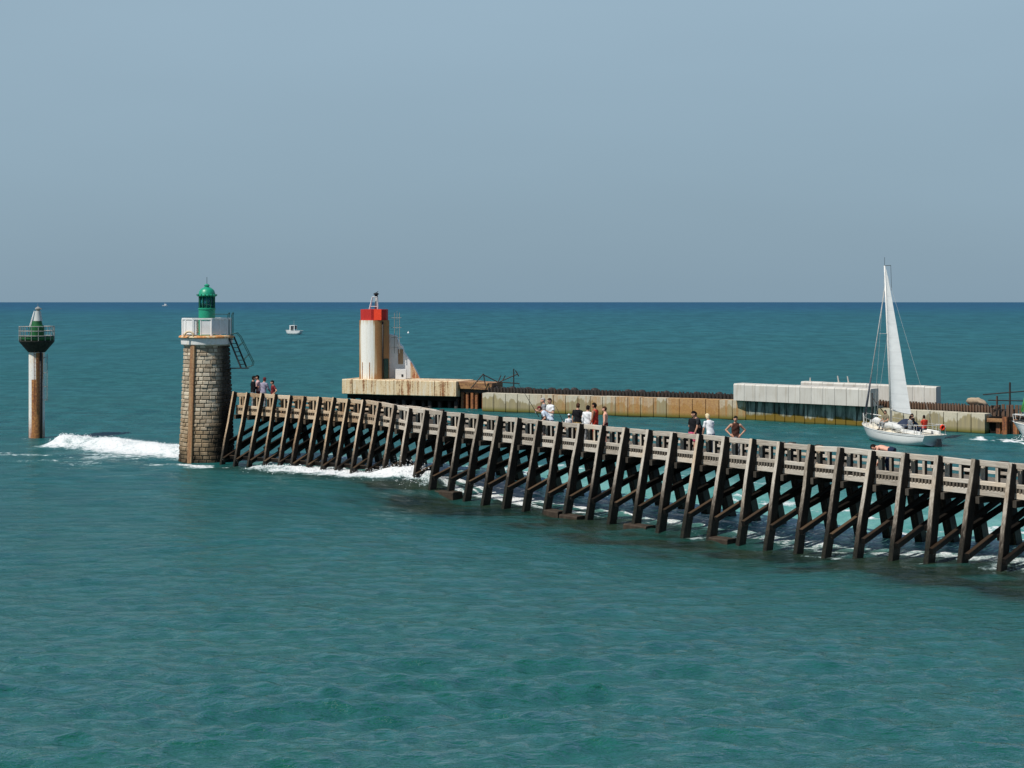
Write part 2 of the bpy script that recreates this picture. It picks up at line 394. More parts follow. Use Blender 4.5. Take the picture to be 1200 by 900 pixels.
mul = nt.nodes.new('ShaderNodeMix'); mul.data_type = 'RGBA'; mul.blend_type = 'MULTIPLY'; mul.inputs[0].default_value = 1
nt.links.new(sky.outputs[0], mul.inputs[6]); mul.inputs[7].default_value = (.07, .07, .07, 1)
mx = nt.nodes.new('ShaderNodeMix'); mx.data_type = 'RGBA'; mx.inputs[0].default_value = .9
nt.links.new(mul.outputs[2], mx.inputs[6]); nt.links.new(rp.outputs[0], mx.inputs[7])
hz = nt.nodes.new('ShaderNodeTexNoise'); hz.inputs['Scale'].default_value = 2.2; hz.inputs['Detail'].default_value = 4
hm_ = nt.nodes.new('ShaderNodeMapping'); hm_.inputs['Scale'].default_value = (1, 1, 4); nt.links.new(tc.outputs['Generated'], hm_.inputs[0]); nt.links.new(hm_.outputs[0], hz.inputs['Vector'])
hr_ = nt.nodes.new('ShaderNodeMapRange'); hr_.inputs[1].default_value = .3; hr_.inputs[2].default_value = .7; hr_.inputs[3].default_value = .968; hr_.inputs[4].default_value = 1.03; nt.links.new(hz.outputs['Fac'], hr_.inputs[0])
nt.links.new(hr_.outputs[0], bg.inputs[1]); nt.links.new(mx.outputs[2], bg.inputs[0])

scene.view_settings.view_transform = 'Standard'; scene.view_settings.look = 'None'; scene.view_settings.exposure = 0
scene.render.engine = 'CYCLES'; scene.cycles.use_denoising = True; scene.cycles.sample_clamp_direct = 1.6; scene.cycles.sample_clamp_indirect = 2.0; scene.cycles.max_bounces = 6; scene.cycles.caustics_reflective = False; scene.cycles.caustics_refractive = False

# ------------------------------------------------------------------ jetty geometry (shared by the sea)
U1 = np.array([.639, -.769]); N1 = np.array([-.769, -.639])            # along the near length / outward to the front
J0 = np.array([-5.13, 79.6])                                            # the bend, front handrail
JL = np.array([-15.5, 86.5]); U0 = (J0 - JL) / np.linalg.norm(J0 - JL); N0 = np.array([U0[1], -U0[0]])
JW = 3.5
NR, NLEFT = 31, 12
SP1 = 1.46; SP0 = np.linalg.norm(J0 - JL) / NLEFT

# ------------------------------------------------------------------ the sea
def h2(ix, iy, seed):
    h = (ix.astype(np.int64) * 374761393 + iy.astype(np.int64) * 668265263 + seed * 974634777) & 0xFFFFFFFF
    h = ((h ^ (h >> 13)) * 1274126177) & 0xFFFFFFFF
    return ((h ^ (h >> 16)) & 0xFFFF) / 65535.0
def vnoise(x, y, seed=0):
    ix = np.floor(x); iy = np.floor(y); fx = x - ix; fy = y - iy
    fx = fx * fx * (3 - 2 * fx); fy = fy * fy * (3 - 2 * fy)
    a = h2(ix, iy, seed); b = h2(ix + 1, iy, seed); c = h2(ix, iy + 1, seed); d = h2(ix + 1, iy + 1, seed)
    return (a * (1 - fx) + b * fx) * (1 - fy) + (c * (1 - fx) + d * fx) * fy
def fbm(x, y, seed=0, oct=4, gain=.55):
    s = 0; a = 1; t = 0
    for k in range(oct):
        s = s + a * vnoise(x * 2 ** k + 17 * k, y * 2 ** k - 9 * k, seed + k); t += a; a *= gain
    return s / t
def sst(x, a, b):
    t = np.clip((x - a) / (b - a), 0, 1); return t * t * (3 - 2 * t)
def segdist(x, y, a, b):
    ab = b - a; L = np.linalg.norm(ab); u = ab / L
    t = (x - a[0]) * u[0] + (y - a[1]) * u[1]; d = (x - a[0]) * u[1] - (y - a[1]) * u[0]
    return t, d, L

WAVES = []
wr = np.random.default_rng(21)
for k in range(70):
    lam = 0.55 * (18 / .55) ** (k / 69.0)
    th = -math.pi / 2 + .12 + wr.normal(0, .36 if lam > .9 else .5)
    amp = .0118 * lam ** .9 * (1.0 if lam < 1.3 else (1.3 / lam) ** 1.15)
    WAVES.append((lam, th, amp, wr.uniform(0, 6.283)))

def sea_fields(X, Y, cell):
    """height, sideways shift, foam and turquoise at world points; cell = local mesh size"""
    r = np.hypot(X, Y)
    Z = np.zeros_like(X); DX = np.zeros_like(X); DY = np.zeros_like(X)
    env = .55 + .75 * fbm(X / 16, Y / 9, 3, 2)
    env = env * (.62 + .55 * sst(Y, 48, 32))
    t1, d1, L1 = segdist(X, Y, J0, J0 + U1 * 60)
    env = np.where(Y > 140, env * .8, env)
    for lam, th, a, ph in WAVES:
        k = 2 * math.pi / lam; wgt = sst(lam / cell, 2.6, 5.0) * a
        arg = k * (math.cos(th) * X + math.sin(th) * Y) + ph
        s = np.sin(arg); c = np.cos(arg)
        Z += wgt * c; DX -= .75 * wgt * math.cos(th) * s; DY -= .75 * wgt * math.sin(th) * s
    Z *= env; DX *= env; DY *= env
    foam = np.zeros_like(X); turq = np.zeros_like(X)
    n1 = fbm(X / 1.6, Y / 1.6, 40, 5, .62); n2 = fbm(X / .7, Y / .7, 60, 4, .65); nb = fbm(X / 5, Y / 5, 80, 3)
    # breaking wave left of the lighthouse
    a = np.array([-30.4, 99.2]); b = np.array([-18.2, 90.4])
    t, d, L = segdist(X, Y, a, b)                       # d > 0 : towards the camera
    d = d - .9 * (nb - .5) * 2; tt = np.clip(t / L, -.3, 1.3)
    along = sst(tt, .09, .17) * sst(tt, 1.25, .95)
    hgt = (.62 - .22 * np.clip(tt, 0, 1)) * (.7 + .6 * n1)
    Z += along * hgt * np.exp(-np.where(d < 0, (d / 1.8) ** 2, (d / .75) ** 2))
    m = along * sst(d, -.6, -.1) * sst(d, 3.0 + 1.6 * tt, .7)
    foam = np.maximum(foam, m * (1.0 + .55 * (n1 - .5) * 2))
    Z += m * .26 * (n2 - .3)
    m2 = sst(tt, -.15, .25) * sst(tt, 1.3, 1.1) * sst(d, 0, 2) * sst(d, 13, 4)
    foam = np.maximum(foam, m2 * sst(fbm(X / 2.4, Y / 1.3, 90, 5, .65), .44, .64) * .72)
    # foam lapping at the lighthouse foot and along the seaward length
    t, d, L = segdist(X, Y, np.array([-21., 86.6]), np.array([-3.0, 77.3]))
    on = sst(t / L, 0, .08) * sst(t / L, 1, .93)
    dd = d + 1.1 * (nb - .5)
    foam = np.maximum(foam, on * np.exp(-(dd / .8) ** 2) * (.22 + .8 * sst(n1, .42, .64)))
    # wave breaking against the seaward length
    t, d, L = segdist(X, Y, np.array([-14.3, 84.0]), np.array([-3.6, 77.6]))
    tt = t / L; on = sst(tt, -.02, .08) * sst(tt, 1.02, .93); dd = d - 1.0 * (nb - .5) * 2
    hg = .12 + .42 * sst(tt, .55, .85)
    Z += on * hg * (.6 + .8 * n1) * np.exp(-(dd / 1.0) ** 2)
    m = on * sst(dd, -1.0, -.3) * sst(dd, 2.0, .5)
    foam = np.maximum(foam, m * (.80 + .9 * (n1 - .42) * 2 + .35 * sst(tt, .5, .8)))
    Z += m * .22 * (n2 - .3)
    # churned water behind and under the jetty
    inner0 = -((X - J0[0]) * N0[0] + (Y - J0[1]) * N0[1]); tl = (X - J0[0]) * U0[0] + (Y - J0[1]) * U0[1]
    inner1 = -((X - J0[0]) * N1[0] + (Y - J0[1]) * N1[1]); tr = (X - J0[0]) * U1[0] + (Y - J0[1]) * U1[1]
    left = sst(tl, -12.5, -11) * sst(tl, 1.5, 0)
    b0 = sst(inner0, -1.0, .5) * sst(inner0, 9.5, 5.0)
    foam = np.maximum(foam, left * b0 * (sst(n1, .40, .55) * .95))
    right = sst(tr, -1.0, .5)
    dec = 1.0 - .35 * sst(tr, 8, 20)
    b1 = sst(inner1, -.35, .6) * sst(inner1, 7.5, 3.0)
    str_ = fbm((X * U1[0] + Y * U1[1]) / 3.2, (X * N1[0] + Y * N1[1]) / 1.0, 120, 5, .6)
    foam = np.maximum(foam, right * b1 * sst(str_, .45 - .05 * dec, .60 - .04 * dec) * (dec + .1))
    b2 = sst(inner1, 3, 6) * sst(inner1, 15, 9)
    foam = np.maximum(foam, right * b2 * sst(str_, .50, .66) * .85)
    foam = np.maximum(foam, right * sst(inner1, -1.9, -.9) * sst(inner1, .4, -.2) * sst(n1, .50, .66) * .6)
    turq = right * sst(inner1, .3, 3.0) * sst(inner1, 16, 8)
    turq = np.maximum(turq, .6 * left * b0)
    Z += turq * .10 * (fbm(X / 3, Y / 1.6, 140, 3) - .5) * 2
    Z -= .60 * sst(tr, .5, 5.5) * sst(tr, 35, 25) * sst(inner1, -15, -3) * sst(inner1, 11, 5)
    dark_reflection = sst(tr, -2, 2) * sst(inner1, -8.0 - 4 * (nb - .5), -2.6) * sst(inner1, 4, 1.5) * (.55 + 1.1 * sst(fbm(X / 2.2, Y / 1.4, 200, 4), .35, .65))  # the jetty's dark reflection, painted into the water colour
    dark_reflection = np.maximum(dark_reflection, .7 * left * sst(inner0, -4.5, -2.5) * sst(inner0, 3, 1))
    # stray flecks in front of the near end of the jetty and off the beacon
    t, d, L = segdist(X, Y, np.array([14., 47.]), np.array([26., 38.]))
    foam = np.maximum(foam, sst(np.abs(d), 3.0, .3) * sst(fbm(X / 2.6, Y / .8, 160, 5, .6), .60, .72) * .7 * sst(t, -2, 4))
    t, d, L = segdist(X, Y, np.array([-34., 95.]), np.array([-30., 92.5]))
    foam = np.maximum(foam, np.exp(-(d / .5) ** 2) * sst(t, -.2, 1) * sst(t, L + .3, L - 1) * .5 * sst(n1, .4, .6))
    # ring at the beacon's foot, wakes at the boats
    foam = np.maximum(foam, np.exp(-((np.hypot(X + 31.7, Y - 102.0) - .75) / .4) ** 2) * .5 * (Y < 102.4) * sst(n1, .3, .55))
    t, d, L = segdist(X, Y, np.array([32.2, 101.0]), np.array([37.5, 93.0]))
    bw = np.exp(-(np.maximum(0, np.abs(d - .9) - .5) / .7) ** 2) * sst(t, -1.8, -.8) * sst(t, 9, 3)
    foam = np.maximum(foam, bw * (.1 + 1.3 * sst(n2, .35, .65))); Z += bw * .22 * (n1 + n2 - .5) * sst(t, 5, 0)
    t, d, L = segdist(X, Y, np.array([26.7, 95.6]), np.array([29.5, 89.0]))
    foam = np.maximum(foam, sst(np.abs(d), 1.6, .3) * sst(t, -.3, .4) * sst(t, 6, 1) * sst(n1, .45, .65) * .55)
    t, d, L = segdist(X, Y, np.array([22.9, 103.5]), np.array([25.4, 97.6]))
    foam = np.maximum(foam, np.exp(-((d - 1.5) / .5) ** 2) * sst(t, -.5, .5) * sst(t, 5, 1) * .5 * sst(n1, .4, .6))
    # wash along the mole
    for a, b in (((-4., 127.2), (17.7, 117.0)), ((17.7, 117.0), (32.4, 104.6)), ((32.4, 104.6), (40, 99))):
        t, d, L = segdist(X, Y, np.array(a), np.array(b))
        foam = np.maximum(foam, np.exp(-((d - .3) / .38) ** 2) * (t > 0) * (t < L) * sst(fbm(X / 1.2, Y / 1.2, 180, 4), .50, .64) * (.55 if a[0] < 30 else .65))
    return Z, DX, DY, np.clip(foam, 0, 1.3), np.clip(turq, 0, 1), np.clip(dark_reflection, 0, 1)

def build_sea():
    rr = [14.0]
    while rr[-1] < 420: rr.append(rr[-1] * 1.0031)
    while rr[-1] < 14000: rr.append(rr[-1] * 1.03)
    rr = np.array(rr); na = 640
    u = np.linspace(-1, 1, na); aa = R(52) * (.62 * u + .38 * u ** 3)
    RR, AA = np.meshgrid(rr, aa, indexing='ij')
    X = RR * np.sin(AA); Y = RR * np.cos(AA)
    cell = np.maximum(RR * .0031, RR * np.gradient(aa)[None, :]); cell = np.where(RR > 420, RR * .03, cell)
    x = X.ravel(); y = Y.ravel(); c = cell.ravel()
    Z, DX, DY, foam, turq, dark_reflection = sea_fields(x, y, c)
    co = np.stack([x + DX, y + DY, Z], 1).astype(np.float32)
    nr = len(rr); idx = np.arange(nr * na).reshape(nr, na)
    q = np.stack([idx[:-1, :-1], idx[:-1, 1:], idx[1:, 1:], idx[1:, :-1]], -1).reshape(-1, 4)[:, ::-1]
    me = bpy.data.meshes.new('sea'); nf = len(q)
    me.vertices.add(len(co)); me.vertices.foreach_set('co', co.ravel())
    me.loops.add(nf * 4); me.loops.foreach_set('vertex_index', q.ravel().astype(np.int32))
    me.polygons.add(nf); me.polygons.foreach_set('loop_start', np.arange(0, nf * 4, 4, dtype=np.int32))
    me.polygons.foreach_set('use_smooth', np.ones(nf, dtype=bool)); me.update(calc_edges=True)
    for nm, arr in (('foam', foam), ('turquoise', turq), ('dark_reflection', dark_reflection)):
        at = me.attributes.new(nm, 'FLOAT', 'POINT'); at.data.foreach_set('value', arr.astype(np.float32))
    o = bpy.data.objects.new('sea', me); COL.objects.link(o); tag(o, kind='structure')
    g = G('sea_water'); p = g.pos(); px, py, pz = g.xyz(p)
    ln = g.new('ShaderNodeVectorMath', operation='LENGTH'); g.l.new(p, ln.inputs[0]); dist = ln.outputs['Value']
    lg = g.math('LOGARITHM', dist, 10.0)
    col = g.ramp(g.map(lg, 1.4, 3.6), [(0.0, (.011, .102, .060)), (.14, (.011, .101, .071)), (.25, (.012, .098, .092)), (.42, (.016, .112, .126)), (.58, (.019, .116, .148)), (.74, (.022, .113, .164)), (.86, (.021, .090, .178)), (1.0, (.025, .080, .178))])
    big = g.noise(p, .018, (1, 1.6, 1), 4, .6); mid = g.noise(p, .12, (.6, 1.6, 1), 4, .6)
    la = g.noise(p, 1.0, (.42, .34, 1), 5, .7); lb = g.noise(p, 1.0, (.17, .055, 1), 5, .7); lc = g.noise(p, 1.0, (.06, .010, 1), 5, .7)
    col = g.mix(g.map(big, .40, .66, 0, .30), col, (.008, .088, .070))
    col = g.mix(g.map(mid, .35, .7, 0, .22), col, (.005, .055, .060))
    ln0 = g.noise(p, 1.0, (1.3, 2.0, 1), 6, .72)
    def tex(n, wgt):
        global_ = g.math('MULTIPLY', g.map(n, .44, .66), wgt); lit = g.math('MULTIPLY', g.map(n, .50, .30), wgt)
        return global_, lit
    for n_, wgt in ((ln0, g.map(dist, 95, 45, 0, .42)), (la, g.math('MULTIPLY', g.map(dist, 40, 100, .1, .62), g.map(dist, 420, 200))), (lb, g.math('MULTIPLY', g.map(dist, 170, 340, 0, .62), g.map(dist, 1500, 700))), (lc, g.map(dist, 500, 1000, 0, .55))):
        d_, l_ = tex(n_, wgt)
        col = g.mix(d_, col, (.004, .050, .066)); col = g.mix(l_, col, (.025, .135, .160))  # light and dark shading of the waves painted into the water colour
    col = g.mix(g.math('MULTIPLY', g.attr('dark_reflection'), .95), col, g.mix(g.map(la, .35, .65), (.004, .012, .008), (.022, .034, .018)))
    tq = g.attr('turquoise')
    col = g.mix(g.math('MULTIPLY', tq, .85), col, g.mix(g.map(la, .35, .65), (.05, .24, .20), (.20, .44, .39)))
    fa = g.attr('foam'); fn = g.noise(p, 2.2, (1, 1, 1), 6, .72); fn2 = g.noise(p, 7, (1, 1, 1), 4, .7)
    fm = g.math('ADD', fa, g.map(fn, .25, .75, -.46, .46)); fm = g.math('ADD', fm, g.map(fn2, .25, .75, -.22, .22))
    fmask = g.math('MULTIPLY', g.map(fm, .40, .92, 0, 1, True), g.map(fa, .03, .18))
    # ripples
    r0 = g.noise(p, 4.2, (.6, 1.3, 1), 3, .6, rz=R(6)); r1 = g.noise(p, 1.9, (.6, 1.4, 1), 5, .62, rz=R(-8)); r2 = g.noise(p, .55, (.6, 1.3, 1), 4, .6, rz=R(10)); r3 = g.noise(p, .08, (1, 1, 1), 5, .6)
    b = g.bump(r0, g.map(dist, 25, 150, 1.0, .25), .07)
    b = g.bump(r1, g.map(dist, 30, 400, 1.0, .4), .17, b)
    b = g.bump(r2, g.map(dist, 30, 120, .15, .8), .5, b)
    b = g.bump(r3, g.map(dist, 150, 700, .0, .8), 3.0, b)
    df = g.new('ShaderNodeBsdfDiffuse'); g.put(df.inputs[0], col); g.l.new(b, df.inputs['Normal'])
    gl = g.new('ShaderNodeBsdfGlossy'); g.put(gl.inputs['Color'], (1, 1, 1)); g.put(gl.inputs['Roughness'], g.map(lg, 1.5, 3.0, .06, .30)); g.l.new(b, gl.inputs['Normal'])
    mk = g.attr('dark_reflection')
    fr = g.new('ShaderNodeFresnel'); fr.inputs['IOR'].default_value = 1.34; g.l.new(b, fr.inputs['Normal'])
    cap_ = g.ramp(g.map(lg, 1.4, 3.6), [(0.0, .37), (.12, .34), (.22, .25), (.31, .16), (.40, .11), (.75, .07), (1.0, .045)])
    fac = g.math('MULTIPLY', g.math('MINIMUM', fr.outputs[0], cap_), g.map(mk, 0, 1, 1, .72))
    wm = g.new('ShaderNodeMixShader'); g.put(wm.inputs[0], fac); g.l.new(df.outputs[0], wm.inputs[1]); g.l.new(gl.outputs[0], wm.inputs[2])
    fd = g.b; fcol = g.mix(g.map(fm, .5, 1.05), (.34, .50, .50), (.86, .88, .88))
    g.put(fd.inputs['Base Color'], fcol); fd.inputs['Roughness'].default_value = .9; fd.inputs['Specular IOR Level'].default_value = .1
    g.l.new(g.bump(g.math('ADD', fn, fn2), .8, .25), fd.inputs['Normal'])
    ms = g.new('ShaderNodeMixShader'); g.put(ms.inputs[0], fmask); g.l.new(wm.outputs[0], ms.inputs[1]); g.l.new(fd.outputs[0], ms.inputs[2]); g.l.new(ms.outputs[0], g.out.inputs[0])
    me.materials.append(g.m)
    return o
build_sea()

# froth and spray: small lumps riding on the breakers
def froth(name, label, pts, sizes):
    bm = bmesh.new(); bmesh.ops.create_icosphere(bm, subdivisions=1, radius=1.0)
    bv = np.array([v.co[:] for v in bm.verts]); bf = np.array([[v.index for v in f.verts] for f in bm.faces]); bm.free()
    n = len(pts); nv = len(bv)
    jit = 1 + rng.normal(0, .22, (n, nv, 1)); sq = np.stack([rng.uniform(.8, 1.5, n), rng.uniform(.8, 1.3, n), rng.uniform(.5, .9, n)], 1)[:, None, :]
    vs = (bv[None] * jit * sq * sizes[:, None, None] + pts[:, None, :]).reshape(-1, 3)
    fs = (bf[None] + (np.arange(n) * nv)[:, None, None]).reshape(-1, 3)
    me = bpy.data.meshes.new(name); me.from_pydata(vs.tolist(), [], fs.tolist()); me.update()
    me.polygons.foreach_set('use_smooth', [True] * len(me.polygons))
    if 'froth' not in M: M['froth'] = solid('froth', (.86, .88, .88), .9, .1, var=.05)
    me.materials.append(M['froth'])
    o = bpy.data.objects.new(name, me); COL.objects.link(o); tag(o, label, 'sea foam', kind='stuff')
def ridge_pts(a, b, n, sd, hfun, lift):
    t = rng.uniform(0, 1, n); a = np.array(a); b = np.array(b); d = rng.normal(.35, sd, n)
    u = (b - a) / np.linalg.norm(b - a); nn = np.array([u[1], -u[0]])
    xy = a + (b - a) * t[:, None] + nn * d[:, None]
    z = sea_fields(xy[:, 0], xy[:, 1], np.full(n, .25))[0] + np.abs(rng.normal(0, lift, n)) * hfun(t) - .02
    return np.column_stack([xy, z])
p_ = ridge_pts((-28.4, 97.8), (-18.8, 90.8), 2600, .6, lambda t: 1 - .4 * t, .07)
froth('wave_froth', 'white froth tumbling from the breaking wave between the rusty beacon and the lighthouse', p_, rng.uniform(.010, .034, len(p_)) * rng.uniform(.3, 1, len(p_)))
p1 = ridge_pts((-14.0, 83.8), (-4.0, 77.9), 1300, .55, lambda t: .4 + t, .07)
n_ = 900; t_ = rng.uniform(.70, 1.0, n_); base = np.array([-13.6, 84.6]) + (np.array([-3.9, 78.6]) - np.array([-13.6, 84.6])) * t_[:, None]
sp_ = np.column_stack([base[:, 0] + rng.normal(0, .4, n_), base[:, 1] + rng.normal(0, .6, n_), np.abs(rng.normal(.1, .55, n_)) * np.sin((t_ - .7) / .3 * math.pi)])
sz = np.concatenate([rng.uniform(.008, .032, len(p1)), rng.uniform(.006, .026, n_)])
froth('wave_froth', 'white froth and spray of the wave hitting the seaward end of the timber jetty', np.vstack([p1, sp_]), sz)

# ------------------------------------------------------------------ timber jetty
jetty = thing('timber_jetty', 'long weathered grey timber jetty on raking legs leading out to the stone lighthouse', 'jetty', (J0[0], J0[1], 0))
def jb(mb, name, m): return mb.build(name, m, jetty, world=True)

bents = []      # (front rail point, u, n, rail height, lean)
for k in range(NLEFT, 0, -1):
    q = J0 - U0 * SP0 * k; hr = 3.98 - .135 * (NLEFT - k) / NLEFT - {1: .17, 2: .07, 3: .02}.get(k, 0)
    bents.append((q, U0, N0, hr, 1.0, True))
for k in range(0, NR + 1):
    q = J0 + U1 * SP1 * k; bents.append((q, U1 if k else (U0 + U1) / np.linalg.norm(U0 + U1), N1 if k else (N0 + N1) / np.linalg.norm(N0 + N1), 3.55 - .0, .75, False))
def P3(q, n, off, z): return V(q[0] + n[0] * off, q[1] + n[1] * off, z)     # off > 0 : out to the front
for i, (q, u, n, hr, lean, isl) in enumerate(bents):
    us = V(u[0], u[1], 0); ns = V(n[0], n[1], 0); ju = us * random.uniform(-.04, .04)
    ws = random.uniform(.25, .31) if not isl else random.uniform(.21, .25)
    def line(off0, off1, z): f = z / hr; return off1 + (off0 - off1) * f
    # raking legs, front and back
    mb = MB(); top = hr + random.uniform(-.03, .03); lo = -1.2
    f_ = lambda z: (lean + random.uniform(-.0, .0)) * (1 - z / hr) + .14
    tilt = us * random.uniform(-.11, .11)
    mb.beam(P3(q, n, f_(lo), lo) + tilt, P3(q, n, f_(top), top) + ju, ws * .70, ws * 1.5, us, 6, .015, .88, .018)
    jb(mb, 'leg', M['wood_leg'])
    mb = MB(); top = hr - random.uniform(.48, .54)
    g_ = lambda z: -JW - lean * 1.4 * (1 - z / hr) - .16
    mb.beam(P3(q, n, g_(lo), lo) - tilt, P3(q, n, g_(top), top) + ju, ws * 1.4, ws * 1.5, us, 6, .012, .88, .02)
    jb(mb, 'leg', M['wood_dark'])
    # brace from the foot of the front leg up to the back leg, and its twin on the other face
    mb = MB(); s_ = ws * .5 + .09
    zt = hr - 1.45
    mb.beam(P3(q, n, f_(.35) + .22, .30) + us * s_, P3(q, n, g_(zt), zt) + us * s_, .16, .22, us, 4, .01, .95, .015)
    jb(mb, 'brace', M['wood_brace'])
    if True:
        mb = MB(); mb.beam(P3(q, n, f_(1.05), 1.02) - us * s_, P3(q, n, g_(hr - 1.2), hr - 1.28) - us * s_, .15, .21, us, 4, .01, .95, .015)
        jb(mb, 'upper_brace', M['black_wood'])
    # cross beam under the deck, its end grain showing past the leg
    mb = MB(); mb.beam(P3(q, n, .36 + random.uniform(-.05, .05), hr - 1.36) + us * s_ * .9, P3(q, n, -JW - .4, hr - 1.36) + us * s_ * .9, .15, .24, us, 1, 0, 1, .012)
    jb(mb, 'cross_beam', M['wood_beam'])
    # inner upright that carries the deck edge
    mb = MB(); mb.beam(P3(q, n, -.36, hr - 1.4), P3(q, n, -.36, hr - .06), ws * .72, .17, us, 2, .006, 1, .012)
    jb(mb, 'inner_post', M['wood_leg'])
    if i == len(bents) - 1: break
    # ---- the bay up to the next frame
    q2, u2, n2, hr2 = bents[i + 1][0], bents[i + 1][1], bents[i + 1][2], bents[i + 1][3]
    d = V(q2[0] - q[0], q2[1] - q[1], 0); L = d.length; dn = d.normalized(); nn = V(dn.y, -dn.x, 0)
    if nn.dot(ns) < 0: nn = -nn
    A = V(q[0], q[1], 0); B = V(q2[0], q2[1], 0)
    g0 = .012
    def run(mb, off, zc0, zc1, w, h, gap=g0, ch=.012, jit=.0):
        mb.beam(A + nn * off + dn * gap + V(0, 0, zc0), B + nn * off - dn * gap + V(0, 0, zc1), w, h, nn, 3, jit, 1, ch)
        return mb
    j1, j2 = random.uniform(-.028, .028), random.uniform(-.028, .028)
    jb(run(MB(), 0, hr - .11 + j1, hr2 - .11 + j2, .16, .20, jit=.008), 'handrail', M['wood_rail'])
    jb(run(MB(), -JW, hr - .56 + j2, hr2 - .56 + j1, .14, .15, jit=.008), 'back_handrail', M['wood_rail'])
    jb(run(MB(), .02, hr - .795, hr2 - .795, .14, .15, jit=.006), 'kick_beam', M['wood_rail'])
    jb(run(MB(), -JW - .02, hr - .84, hr2 - .84, .14, .12), 'back_kick_beam', M['wood_rail'])
    # fascia with a row of joist ends above it
    mb = run(MB(), .03, hr - 1.125, hr2 - 1.125, .12, .21)
    nj = max(4, int(L / .135))
    jb(mb, 'fascia', M['wood_rail'])
    mb = MB()
    for k in range(nj):
        t = (k + .5) / nj; zc = hr + (hr2 - hr) * t
        if random.random() < .05: continue
        c = A + dn * (L * t) + nn * .02; mb.box((c.x, c.y, zc - .945), (.075, .16, .145 + random.uniform(-.01, .0)), math.atan2(dn.y, dn.x), .006)
    jb(mb, 'joist_ends', M['wood_deck'])
    c = A + d * (.5 + random.uniform(-.03, .03))
    mb = MB(); pz = (hr + hr2) / 2
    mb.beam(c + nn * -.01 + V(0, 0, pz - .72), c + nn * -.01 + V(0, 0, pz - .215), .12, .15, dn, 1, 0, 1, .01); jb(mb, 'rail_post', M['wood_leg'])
    mb = MB(); c = c - nn * JW
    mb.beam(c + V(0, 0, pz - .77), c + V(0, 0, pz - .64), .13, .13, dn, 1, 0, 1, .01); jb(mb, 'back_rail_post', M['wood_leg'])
    # deck planks of this bay
    mb = MB(); npk = max(5, int(L / .17))
    for k in range(npk):
        t = (k + .5) / npk; c = A + d * t - nn * (JW / 2); zc = hr + (hr2 - hr) * t - 1.025
        mb.box((c.x, c.y, zc), (L / npk - .018, JW - .28, .05), math.atan2(dn.y, dn.x), .004)
    jb(mb, 'deck', M['wood_deck'])
    # longitudinal bearers under the deck
    mb = MB()
    for off in (-.9, -JW / 2, -JW + .9): run(mb, off, hr - 1.175, hr2 - 1.175, .2, .24)
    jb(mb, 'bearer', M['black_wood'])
    if isl and i % 1 == 0:
        mb = run(MB(), lean * .93 - .12, .42, .42, .16, .2); jb(mb, 'sill', M['wood_brace'])

def deck_pt(px, inside):
    """point on the deck, 'inside' metres behind the front handrail, seen past picture column px"""
    k = (px - 600) / (F * 1200)
    for (o, u, n, lo, hi) in ((J0, U1, N1, 0, 60), (J0, U0, N0, -20, 0)):
        a = o - n * inside; t = (k * a[1] - a[0]) / (u[0] - k * u[1])
        if lo <= t <= hi: break
    p = a + u * t; hr = 3.55 if lo == 0 else 3.845 + .135 * (-t) / 12.4
    return p, hr - 1.0

# concrete footing blocks lying along the front legs
for idx, (bi, off, ln_, ht, lab) in enumerate((
        (3.1, 1.0, 1.15, .18, 'dark wet concrete block at the jetty foot nearest the breaking wave'),
        (2.3, .8, .9, .08, 'small low concrete block just behind the block nearest the breaking wave'),
        (8.45, 1.0, 1.0, .06, 'dark concrete footing block under the shirtless man and the man in red'),
        (9.35, 1.15, 1.15, .0, 'long flat concrete footing block just right of the block below the man in red'),
        (12.2, 1.1, 1.3, .04, 'large dark concrete footing block left of the trio leaning on the rail'),
        (15.4, 1.0, 1.0, .02, 'concrete footing block below the woman in the dark top'))):
    c = J0 + U1 * SP1 * bi + N1 * off
    t = thing('footing_block', lab, 'concrete block', (c[0], c[1], 0), math.atan2(U1[1], U1[0]) + random.uniform(-.06, .06), 'concrete blocks along the jetty foot')
    mb = MB(); mb.beam((-ln_ / 2, 0, ht / 2 - 1.02), (ln_ / 2, 0, ht / 2 - 1.0), .6, ht + 1.2, (0, 1, 0), 4, .012, 1, .05); mb.build('block', M['block'], t)

